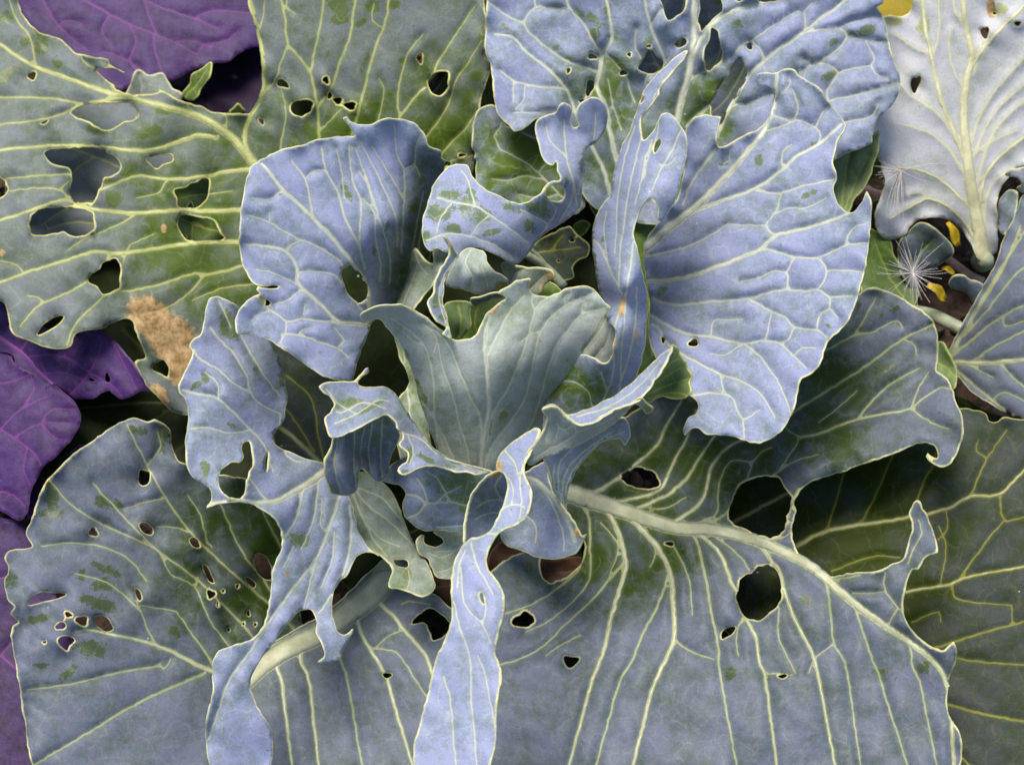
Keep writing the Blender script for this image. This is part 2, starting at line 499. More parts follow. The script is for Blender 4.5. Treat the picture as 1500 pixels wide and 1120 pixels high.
# ------------------------------------------------------------------ ground
def ground():
    n = 90
    xs = np.concatenate([np.linspace(-60, -0.8, 12)[:-1], np.linspace(-0.8, 0.8, n), np.linspace(0.8, 60, 12)[1:]])
    X, Y = np.meshgrid(xs, xs)
    rng = np.random.default_rng(3)
    Z = rng.normal(size=X.shape) * 0.003 * (np.abs(X) < 0.9) * (np.abs(Y) < 0.9)
    Z += 0.006 * np.sin(X * 31) * np.sin(Y * 27) * (np.abs(X) < 0.9) * (np.abs(Y) < 0.9)
    m = len(xs); F = [(j*m+i, j*m+i+1, (j+1)*m+i+1, (j+1)*m+i) for j in range(m-1) for i in range(m-1)]
    o = mesh_obj('ground', np.stack([X.ravel(), Y.ravel(), Z.ravel()], 1), F,
                 plain_mat('soil', (0.022, 0.013, 0.009), (0.085, 0.05, 0.034), 70, 0.95, 1.0, 0.006))
    tag(o, None, kind='structure')
    # loose crumbs of soil
    V, FF = [], []
    t = (1 + 5**.5) / 2
    ico = np.array([(-1,t,0),(1,t,0),(-1,-t,0),(1,-t,0),(0,-1,t),(0,1,t),(0,-1,-t),(0,1,-t),(t,0,-1),(t,0,1),(-t,0,-1),(-t,0,1)]) / 1.9
    icf = [(0,11,5),(0,5,1),(0,1,7),(0,7,10),(0,10,11),(1,5,9),(5,11,4),(11,10,2),(10,7,6),(7,1,8),(3,9,4),(3,4,2),(3,2,6),(3,6,8),(3,8,9),(4,9,5),(2,4,11),(6,2,10),(8,6,7),(9,8,1)]
    for i in range(2600):
        c = np.array([rng.uniform(-0.55, 0.6), rng.uniform(-0.5, 0.5), 0.002]); s = rng.uniform(0.002, 0.009) * (0.5 + rng.random())
        v = ico * s * rng.uniform(0.6, 1.3, (12, 3)) + c; k = len(V) * 12
        V.append(v); FF += [tuple(k + a for a in f) for f in icf]
    o = mesh_obj('soil_crumbs', np.vstack(V), FF, plain_mat('soil_crumb', (0.03, 0.018, 0.012), (0.13, 0.08, 0.055), 90, 0.95, 0.8, 0.003), None, False)
    tag(o, 'loose brown soil crumbs between the cabbages', 'soil', kind='stuff')
ground()

def at(x, y, h): return tuple(to_world(np.array([[x, y]]), np.array([h]))[0])

# ------------------------------------------------------------------ the plants (empties at the stem base)
main = thing('cabbage_plant', at(745, 690, 0.0), 'large blue-green cabbage with many insect-eaten leaves around a pale heart, filling the middle', 'cabbage')
purA = thing('red_cabbage_plant', at(200, -60, 0.0), 'purple cabbage leaf behind the holed green leaf at the top left corner', 'red cabbage', 'purple cabbages on the left')
purB = thing('red_cabbage_plant', at(-60, 620, 0.0), 'overlapping purple cabbage leaves along the left edge, below the holed green leaf', 'red cabbage', 'purple cabbages on the left')
nebA = thing('cabbage_plant', at(1450, 385, 0.0), 'pale cabbage leaf with thick whitish midrib standing upright at the top right corner', 'cabbage', 'neighbouring cabbages on the right')
nebB = thing('cabbage_plant', at(1380, 520, 0.0), 'grey-green cabbage leaf with fanned veins cut by the right edge', 'cabbage', 'neighbouring cabbages on the right')

# ---- deep shaded leaves low in the plant
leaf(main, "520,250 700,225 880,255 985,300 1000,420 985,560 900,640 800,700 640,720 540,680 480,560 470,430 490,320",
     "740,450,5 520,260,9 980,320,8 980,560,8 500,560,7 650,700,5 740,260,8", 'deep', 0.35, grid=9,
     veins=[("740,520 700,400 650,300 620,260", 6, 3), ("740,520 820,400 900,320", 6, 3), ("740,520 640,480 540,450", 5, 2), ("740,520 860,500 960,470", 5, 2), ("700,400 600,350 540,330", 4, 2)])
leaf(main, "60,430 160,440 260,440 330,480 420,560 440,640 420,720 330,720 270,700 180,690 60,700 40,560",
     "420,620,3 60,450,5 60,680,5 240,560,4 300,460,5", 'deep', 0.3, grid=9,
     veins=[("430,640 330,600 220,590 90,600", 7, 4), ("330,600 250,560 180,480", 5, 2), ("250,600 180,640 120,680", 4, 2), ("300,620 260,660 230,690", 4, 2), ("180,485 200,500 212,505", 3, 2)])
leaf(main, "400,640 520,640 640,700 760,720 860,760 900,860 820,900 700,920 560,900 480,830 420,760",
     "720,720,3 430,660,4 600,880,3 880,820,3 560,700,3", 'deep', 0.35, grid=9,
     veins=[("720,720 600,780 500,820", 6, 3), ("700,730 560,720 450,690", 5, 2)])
leaf(main, "385,470 440,525 490,555 502,600 495,650 480,690 440,680 405,655 395,600", "480,660,8 390,480,11 420,620,9 500,580,9", 'dark', 0.55,
     veins=[("478,680 466,640 462,606 452,578 419,549", 4, 2), ("460,660 439,626 419,598", 4, 2), ("470,680 440,650 411,626", 8, 7)])
leaf(main, "845,250 930,290 975,300 965,420 960,520 935,560 930,400 880,330", "960,500,8 900,300,10 960,320,9", 'green', 0.2,
     veins=[("955,520 950,420 960,320", 3, 2)])
leaf(main, "690,90 730,90 740,200 760,300 700,320 640,300 660,230 700,160", "700,300,10 715,120,13 740,250,10", 'green', 0.25,
     veins=[("712,300 715,200 716,120", 3, 2), ("712,250 700,200 705,160", 2, 1.5)])
leaf(main, "774,371 790,352 804,345 833,331 846,345 863,361 861,374 845,382 838,392 841,406 820,410 800,395", "774,371,10 833,331,12 861,374,11 820,406,11", 'dark', 0.4,
     veins=[("776,372 805,368 850,362", 2.5, 1.5), ("805,368 825,345", 2, 1.5)], holes=[(838, 352, 3, 2.5), (818, 382, 2, 2)])
leaf(main, "840,330 856,322 866,328 858,340 848,346", "840,335,9 866,328,10 850,345,9", 'green', 0.1)

# ---- lower right dark leaf
leaf(main, "1560,612 1500,614 1475,610 1468,612 1460,618 1448,617 1444,607 1430,600 1405,598 1370,630 1300,650 1150,670 1040,690 1030,800 1060,920 1180,1010 1230,1130 1340,1240 1480,1260 1590,1180 1620,900 1600,700",
     "1040,780,5 1500,620,13 1500,1000,12 1300,700,10 1200,950,8 1300,850,9.5", 'dark', 0.55, shade_grn=[(1230, 740, 160, 90), (1250, 880, 120, 80)], ruffle=0.25, grid=5.6,
     veins=[("1040,790 1074,765 1145,727 1180,710", 7, 5), ("1120,822 1167,799 1209,778 1257,769 1322,759 1386,745 1421,727 1464,723 1500,689 1540,660", 8, 4),
            ("1261,768 1286,718 1307,668 1312,650", 4, 3), ("1336,756 1354,704 1366,682 1376,645", 3.5, 2.5), ("1211,777 1223,739 1236,693", 3.5, 2),
            ("1421,727 1446,671 1475,629", 3.5, 2), ("1464,723 1471,761 1500,757 1540,750", 3.5, 2), ("1200,905 1329,866 1393,855 1411,846 1500,829 1550,815", 6, 4),
            ("1405,848 1450,786 1471,762", 3.5, 2.5), ("1395,857 1400,875 1432,882 1482,886", 3, 2), ("1482,886 1483,910", 2, 2), ("1300,970 1400,939 1450,923 1486,914 1530,900", 5, 3.5),
            ("1300,950 1404,964 1429,968 1500,973 1550,975", 4, 3), ("1336,911 1375,896 1378,910", 3, 2), ("1218,836 1279,814 1318,816", 3, 2), ("1375,770 1386,800 1376,860", 2, 1.5),
            ("1386,750 1388,775 1374,790", 2, 1.5), ("1446,671 1430,660 1433,645", 2, 1.5), ("1300,1000 1420,1040 1520,1060", 5, 3), ("1280,980 1380,1080 1450,1150", 5, 3)])

# ---- neighbours on the right
leaf(nebA, "1390,-120 1352,-70 1340,-5 1333,14 1322,24 1300,24 1288,32 1272,60 1262,150 1280,210 1290,240 1297,265 1290,290 1283,312 1284,332 1292,346 1310,350 1325,343 1335,330 1350,321 1375,318 1400,328 1418,350 1428,370 1436,382 1450,377 1462,365 1461,330 1460,300 1465,280 1476,262 1500,243 1560,215 1605,80 1575,-60 1480,-130",
     "1440,380,6 1300,340,9 1290,220,13 1300,30,17 1412,-20,18 1415,180,12.5 1500,230,11 1540,-20,19 1500,100,15 1360,150,14", 'pale', 0.95, pucker=-0.2, ruffle=0.3,
     holes=[(1341, 123, 6.5, 13, 12), (1443, 48, 6, 8), (1491, 35, 4.5, 4), (1457, 20, 3, 2)], rub=[(1310, 30, 14, 10), (1355, 35, 8, 22), (1347, 156, 3, 5), (1464, 15, 12, 12)], dry=[(1452, 12, 7, 16)],
     veins=[("1444,384 1434,340 1424,280 1417,225 1412,180 1413,140 1419,105 1424,85 1418,50 1412,20 1412,-50", 24, 7, 1), ("1419,250 1400,200 1380,150 1370,110 1362,70 1355,40 1350,-40", 7, 5),
            ("1368,80 1375,50 1375,-30", 3, 2.5), ("1420,268 1395,225 1370,200 1340,187 1310,180", 5, 2.5), ("1410,220 1385,180 1360,155 1335,140 1320,122", 4, 2.5), ("1362,78 1340,70 1310,50", 3, 2),
            ("1425,308 1407,290 1381,266 1349,250 1315,245", 6, 2.5), ("1428,350 1419,335 1393,306 1361,292 1340,300 1304,320", 6, 3), ("1361,292 1350,282 1330,285", 3, 2), ("1411,130 1396,100 1390,70 1392,45", 3, 2),
            ("1420,215 1435,170 1460,130 1510,75", 5, 3), ("1424,235 1442,190 1470,150 1520,110", 4, 2.5), ("1430,270 1450,205 1480,165 1530,130", 5, 3), ("1422,100 1450,60 1500,10 1540,-30", 6, 4), ("1428,108 1433,80 1437,60", 3, 2),
            ("1435,300 1445,255 1470,225 1510,195", 6, 4), ("1440,330 1446,285 1460,262 1485,245", 5, 3), ("1412,30 1400,20 1393,-20", 4, 3), ("1417,240 1440,215 1490,190", 3, 2)], ribw=5)
leaf(nebB, "1660,330 1580,280 1500,284 1488,310 1470,350 1455,390 1438,422 1420,455 1402,488 1390,514 1391,530 1400,545 1420,570 1450,590 1475,606 1500,616 1570,625 1650,560 1690,440",
     "1392,522,8 1500,290,15 1500,612,13 1500,440,15 1560,440,16", 'old', 1.05, pucker=0.3, ruffle=0.25,
     veins=[("1391,531 1430,531 1460,530 1560,520", 8, 5, 1), ("1393,522 1420,500 1450,475 1480,457 1550,425", 5, 3.5), ("1428,527 1460,505 1500,485 1540,470", 4, 3), ("1392,518 1420,470 1450,420 1480,372 1520,310", 5, 3),
            ("1394,516 1435,450 1470,392 1495,330", 4, 2.5), ("1396,537 1440,575 1490,612 1550,640", 5, 3), ("1465,533 1490,558 1540,595", 4, 2.5), ("1455,585 1465,576 1480,577 1510,592", 2.5, 2), ("1420,535 1445,548 1455,553", 2, 1.5),
            ("1470,467 1472,478 1500,470", 2.5, 2), ("1412,492 1440,462 1490,400 1530,370", 4, 3)])
leaf(nebB, "1472,256 1480,249 1500,245 1560,242 1560,285 1500,283 1488,276 1496,270 1492,262 1482,259", "1475,256,16 1540,250,18 1500,283,15", 'pale', 0.9, ruffle=0.15, rub=[(1490, 275, 10, 6)])
leaf(nebB, "1462,300 1475,280 1490,282 1485,320 1470,345 1460,330", "1462,310,8 1485,290,10 1470,345,8", 'blue', 0.6)
leaf(nebB, "1377,500 1387,510 1397,530 1402,550 1398,568 1385,575 1370,540 1365,510", "1370,520,7 1402,550,9 1385,505,8", 'green', 0.8, veins=[("1372,530 1388,540 1400,552", 2, 1)])
leaf(nebB, "1389,417 1393,408 1401,403 1412,403 1421,409 1437,413 1450,430 1442,450 1427,446 1415,428 1400,424", "1389,417,7 1420,408,8 1440,445,6", 'blue', 0.7, ruffle=0.15)
leaf(nebB, "1370,600 1400,580 1440,598 1480,618 1440,640 1390,640", "1380,620,6 1480,618,8 1430,595,7", 'deep', 0.5, veins=[("1380,590 1410,600 1440,620", 4, 3), ("1430,590 1450,605 1470,620", 3, 2)])
leaf(nebA, "1262,335 1275,335 1290,343 1303,352 1310,375 1325,400 1345,425 1335,450 1300,450 1262,430", "1270,340,8 1340,440,5 1270,430,6", 'green', 0.45, veins=[("1330,445 1300,400 1280,350", 3, 2)], grid=4.5)
leaf(nebA, "1319,352 1332,336 1348,325 1362,330 1381,345 1397,362 1396,374 1384,383 1371,392 1357,400 1340,420 1320,400 1314,370", "1330,400,6 1348,326,9 1397,365,8", 'old', 0.6, veins=[("1335,405 1350,370 1370,350", 3, 2)], rub=[(1360, 360, 12, 8)])
leaf(nebA, "1275,300 1285,293 1297,298 1299,312 1285,318", "1277,310,6 1290,294,7 1297,312,6", 'old', 0.8, ruffle=0.1)
leaf(nebA, "1284,-60 1345,-60 1352,40 1300,50 1282,30", "1290,0,8 1340,0,7 1320,40,8", 'olive', 0.5, ruffle=0.1)
leaf(nebA, "1262,205 1285,205 1294,220 1293,245 1280,262 1255,280", "1270,210,9 1290,240,9 1260,275,8", 'green', 0.1, ruffle=0.1)

# ---- leaves seen through the bite holes
leaf(main, "20,190 70,150 150,140 230,150 300,240 320,330 280,360 200,350 120,370 50,370 10,300", "330,300,6 60,180,8 60,350,9 180,250,8.5", 'oldg', 0.95, grid=7,
     veins=[("330,310 230,270 140,230 50,200", 5, 3), ("230,270 180,290 110,300 60,330", 4, 2), ("200,260 190,220 200,170", 3, 2), ("140,230 110,250 90,290", 3, 2), ("150,330 110,325 70,335", 3, 2)])
leaf(main, "245,250 330,240 360,300 350,380 280,375 240,330", "350,300,8 250,260,9 260,360,9", 'green', 0.15, grid=5, veins=[("350,340 300,335 265,320", 3, 2), ("300,335 285,325 280,355", 2.5, 1.5), ("350,290 300,285 265,290", 2.5, 1.5)], holes=[(270, 350, 5, 7), (279, 302, 4, 6)])
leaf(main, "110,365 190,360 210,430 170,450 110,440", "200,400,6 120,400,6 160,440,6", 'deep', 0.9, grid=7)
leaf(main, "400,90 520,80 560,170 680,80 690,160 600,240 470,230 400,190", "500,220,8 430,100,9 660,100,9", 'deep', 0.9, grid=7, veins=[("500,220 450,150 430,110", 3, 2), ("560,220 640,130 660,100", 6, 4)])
leaf(main, "800,0 850,-80 980,-120 1120,-90 1160,-20 1150,60 1110,200 1030,240 930,200 850,160", "980,200,8.5 840,-20,13 1140,-20,14 1090,150,11", 'blue', 0.45, grid=6, veins=[("985,215 990,120 1000,20 1010,-40", 6, 4), ("990,150 960,90 930,20", 4, 2), ("990,170 1040,110 1070,30", 4, 2), ("1000,190 1060,150 1100,80", 3, 2), ("985,110 960,95 945,95", 2, 1.5)])

# ---- purple cabbages
leaf(purA, "-10,-60 22,0 60,60 120,115 170,132 190,127 205,121 240,121 252,119 280,104 310,93 334,91 345,82 366,72 400,58 420,-50 340,-130 160,-140 40,-110",
     "200,-50,10 60,40,9 240,120,8 390,50,8.5 380,-40,10", 'purple', 0.75, ruffle=0.3, teeth=0.6,
     veins=[("100,-15 129,3 161,21 188,35 225,50 255,62 289,80", 5, 2), ("205,-20 212,5 220,28 228,47", 4, 3), ("225,50 228,80 238,107", 3, 1.5), ("45,-30 62,0 86,38 129,75", 4, 2), ("200,-10 228,8 284,27 320,42", 4, 1.5), ("284,27 313,16 362,19 395,20", 3, 2),
            ("86,38 100,30 120,35", 2, 1), ("150,75 180,85 205,100", 2, 1), ("255,62 285,60 310,70", 2, 1), ("161,21 150,45 165,70", 2, 1), ("188,35 200,60 190,90 205,110", 2.5, 1), ("289,80 300,65 330,60 350,45", 2, 1), ("60,-40 110,-10 150,15", 2, 1)], rub=[])
leaf(purA, "230,125 260,110 310,80 400,50 410,190 300,190 240,160", "300,100,5 400,70,6 300,180,4", 'purpleshade', 0.6, holes=[(344, 113, 5, 3), (298, 143, 6, 4)], veins=[("400,90 340,130 260,150", 3, 2)])
weedA = thing('weed', at(275, 160, 0.0), 'small bright green weed leaf beside the tip of the upper purple leaf', 'weed')
leaf(weedA, "309,91 309,107 303,120 295,131 284,147 274,146 265,139 274,126 279,118 280,108 288,104 296,100", "270,142,7 309,92,10 300,125,9", 'green', 0.15, ruffle=0.15, veins=[("272,142 290,122 306,96", 1.8, 1)], grid=4)
leaf(weedA, "186,142 193,120 198,106 204,103 212,108 222,110 238,106 246,118 254,130 268,138 262,150 220,150", "200,145,8 204,104,9.5 255,132,9", 'head', 0.7, ruffle=0.15, grid=4, veins=[("205,145 208,125 204,108", 1.5, 1)])
leaf(weedA, "336,165 342,158 348,152 354,158 360,166 350,172", "336,166,8 348,153,9 360,168,8", 'green', 0.1, ruffle=0.05, grid=4)
leaf(purB, "-60,415 0,440 40,470 100,488 130,484 150,486 168,500 190,525 208,550 224,573 205,573 195,580 178,585 168,578 160,571 150,575 140,583 125,585 108,583 95,572 80,563 66,570 40,556 24,540 18,520 0,516 -60,510 -110,460",
     "-40,480,8 110,490,9.5 220,572,9 120,580,8 30,530,8", 'purple', 0.6, teeth=0.7, holes=[(157, 553, 4, 7.5), (134, 556, 4.5, 2.5, 25)], grid=4.5,
     veins=[("-50,470 -10,490 30,515 60,548 100,580", 8, 4), ("95,520 130,545 165,565 178,580", 2.5, 2), ("165,500 185,540 200,570", 2.5, 1.5), ("40,522 80,520 110,530", 2, 1), ("70,555 60,530", 2, 1), ("100,580 120,560 140,530 150,500", 2.5, 1), ("60,548 90,545 120,555", 2, 1), ("30,515 45,495 80,492", 2.5, 1)], rub=[])
leaf(purB, "-60,510 -10,512 12,514 22,532 50,548 80,563 98,578 112,592 118,610 113,630 98,652 84,668 66,682 55,700 46,722 40,748 30,762 0,748 -60,735 -110,680 -120,590",
     "-40,620,7 115,610,8 20,520,8 40,750,6.5 60,640,7.6", 'purple', 0.7, teeth=0.7, grid=4.5,
     veins=[("-40,600 0,628 40,655 60,680 55,700", 5, 3), ("0,628 30,600 70,580", 2.5, 1.5), ("20,640 60,620 100,620", 2.5, 1.5), ("0,720 20,725 40,745", 4, 2), ("30,600 50,570 45,550", 2, 1), ("60,620 75,600 110,600", 2, 1), ("60,622 80,640 100,645", 2, 1), ("40,655 35,690 45,710", 2, 1), ("-30,560 10,560 40,550", 3, 1.5)], rub=[])
leaf(purB, "-60,748 0,757 36,768 52,790 70,830 90,900 110,960 90,1060 50,1150 -40,1170 -110,1060 -120,880", "-40,900,5 40,780,5 90,940,4 40,1100,5", 'purple', 0.35, teeth=0.7,
     veins=[("-40,950 0,960 40,1000 70,1060", 5, 3), ("0,960 30,930 80,910", 3, 2), ("-20,850 20,840 50,810", 3, 2)])
leaf(purB, "50,690 70,670 90,672 120,650 130,680 90,720 60,740 40,760", "60,700,5 120,660,5 50,750,4.5", 'purple', 0.4, teeth=0.6)

# ---- bottom centre leaf with the thick stalk
leaf(main, "330,1005 366,962 424,926 470,900 510,868 540,838 562,818 580,812 596,824 592,848 604,860 640,872 664,890 690,850 720,860 730,910 712,1000 705,1090 670,1170 560,1215 440,1205 350,1160 318,1080",
     "570,850,4.5 400,980,6 500,1000,5.5 680,1000,7 660,890,6.5 500,1150,6", 'old', 0.72, ribw=5, ruffle=0.2,
     holes=["605,913 615,897 631,892 647,900 661,916 656,926 644,934 634,936 630,924 620,911", (567, 989, 6, 4)],
     veins=[("572,838 548,866 512,895 472,924 432,944 402,960 372,984 340,1015 310,1050", 40, 22, 1), ("523,905 528,925 540,948 564,987 580,1040", 6, 3), ("556,868 557,884 575,900 592,922 612,945 625,962 640,1010", 6, 3),
            ("444,945 440,965 452,993 460,1060", 6, 3), ("490,925 499,965 509,997 520,1060", 5, 3), ("408,960 405,975 412,997 420,1060", 6, 3), ("592,922 570,930 548,950", 2, 1), ("540,948 580,955 605,990", 2, 1.5), ("588,885 600,880 630,885", 3, 1.5)])
leaf(main, "500,700 530,690 560,705 580,730 592,760 605,790 616,808 626,825 634,843 639,858 633,868 622,874 608,871 590,864 570,859 569,852 575,838 572,826 562,818 555,812 540,806 522,790 510,750",
     "510,710,6 600,790,8.5 560,815,11 600,868,12.5 638,858,11 540,760,7", 'head', 0.55, holes=["578,820 590,819 598,822 597,830 586,829 579,826"], rub=[(597, 842, 7, 7)], grid=4,
     veins=[("508,705 522,736 544,785 567,814", 4, 2), ("510,705 540,740 577,769 605,798", 4, 2), ("525,715 560,730 590,765", 3, 1.5), ("597,830 600,850 596,862", 2, 1), ("585,800 560,790 540,770", 2, 1)])
leaf(main, "609,800 611,788 617,782 622,783 622,793 630,799 641,799 649,794 648,787 640,783 634,778 650,776 700,772 705,800 685,845 657,848 640,844 632,830 626,818 615,812",
     "612,790,10 650,785,9.5 660,846,9 700,780,8", 'head', 0.5, grid=3.6, ruffle=0.15, veins=[("690,790 650,815 625,810", 2, 1), ("690,800 660,832 640,838", 2, 1), ("670,805 640,808", 1.5, 1)])

# ---- bottom left leaf
leaf(main, "39,780 46,762 57,729 68,704 86,686 104,668 121,654 143,639 168,623 185,615 200,612 215,616 229,616 240,622 250,629 252,640 253,650 257,664 264,675 272,678 282,672 310,690 420,720 445,800 440,900 470,1000 480,1100 430,1185 310,1230 180,1225 90,1190 48,1120 34,1040 22,975 17,935 20,915 27,911 18,903 14,898 21,889 12,880 8,865 7,850 12,838 12,828 7,818 10,810 18,805 40,803 48,800 42,790",
     "420,930,4 430,760,4.5 200,620,13.5 270,680,11 40,780,13.5 10,850,14 25,960,13 150,800,12 300,820,8.5 120,930,12.5 250,950,9 150,1120,11 400,1120,6", 'old', 0.84, edge=1.1, ruffle=0.45, pucker=0.3,
     holes=["203,696 205,689 212,688 219,691 219,702 216,709 208,710 203,704", "205,769 210,765 218,768 223,776 221,782 214,781 208,776", (137, 779, 6.5, 6), "277,790 283,786 291,792 295,800 288,802 281,799", "298,828 303,829 309,841 313,853 308,852 301,842", (309, 870, 6, 7, 20), "199,862 205,867 208,876 204,879 200,871",
            "373,815 380,811 391,818 397,832 397,850 386,846 377,834", "359,846 366,847 374,855 372,860 364,854", "43,885 47,874 60,868 80,868 97,870 84,876 62,881", (120, 909, 9, 7.5), (100, 900, 6.5, 4.5), (89, 916, 7.5, 6, -20), "139,904 150,902 160,909 165,922 160,925 150,922 142,915", "84,938 90,931 104,932 110,938 104,945 98,952 90,948", (65, 940, 3, 2), (348, 858, 2.5, 4), (364, 898, 2, 4), (374, 914, 2, 3), (357, 913, 1.8, 2), (327, 865, 2, 2.5), (319, 885, 2, 4), (335, 922, 2, 3)],
     shade_grn=[(370, 830, 120, 130), (330, 740, 80, 70)], rub=[(75, 725, 12, 18), (150, 735, 14, 10), (240, 640, 10, 25), (200, 630, 14, 8), (75, 750, 22, 10), (155, 833, 26, 8, 20), (152, 856, 18, 10), (150, 885, 34, 10, 15), (60, 905, 26, 7, -15), (120, 842, 6, 10), (15, 850, 12, 16), (135, 950, 26, 14), (255, 925, 10, 9), (100, 985, 16, 8, -40), (172, 738, 7, 5), (60, 975, 12, 6)],
     veins=[("440,1000 360,995 311,982 279,968 243,950 200,936 164,929 128,922 110,925", 9, 3, 1), ("318,985 307,964 279,925 264,903 258,895", 4.5, 2), ("258,895 230,890 205,885", 2, 1.5), ("400,960 371,932 321,879 286,846 229,804 179,754 136,707", 5, 2.5), ("430,920 396,886 321,821 279,779 243,729 214,679 186,621", 5, 2.5),
            ("279,779 255,772 229,771", 2.5, 1.5), ("229,804 200,790 143,764 100,735 71,700", 3.5, 2), ("400,870 386,850 350,800 325,743 310,720", 4, 2.5), ("310,800 304,793 293,754 275,725", 3, 1.5), ("345,955 336,946 307,907 286,861 262,846 250,840 236,815", 3, 2), ("286,861 290,845", 2, 1.5),
            ("232,950 215,920 207,896 200,880", 3, 2), ("218,679 235,655 230,630", 2.5, 1.5), ("207,896 180,870 150,850 110,840", 3, 1.5), ("214,850 190,820 150,800 100,795 60,800", 3, 1.5), ("230,975 170,985 110,1000 40,1010", 4, 2), ("250,965 240,980 235,970", 2, 2), ("300,985 200,1030 100,1090", 5, 3), ("243,729 215,735 180,745", 2, 1), ("440,860 410,800 380,740", 4, 2)])

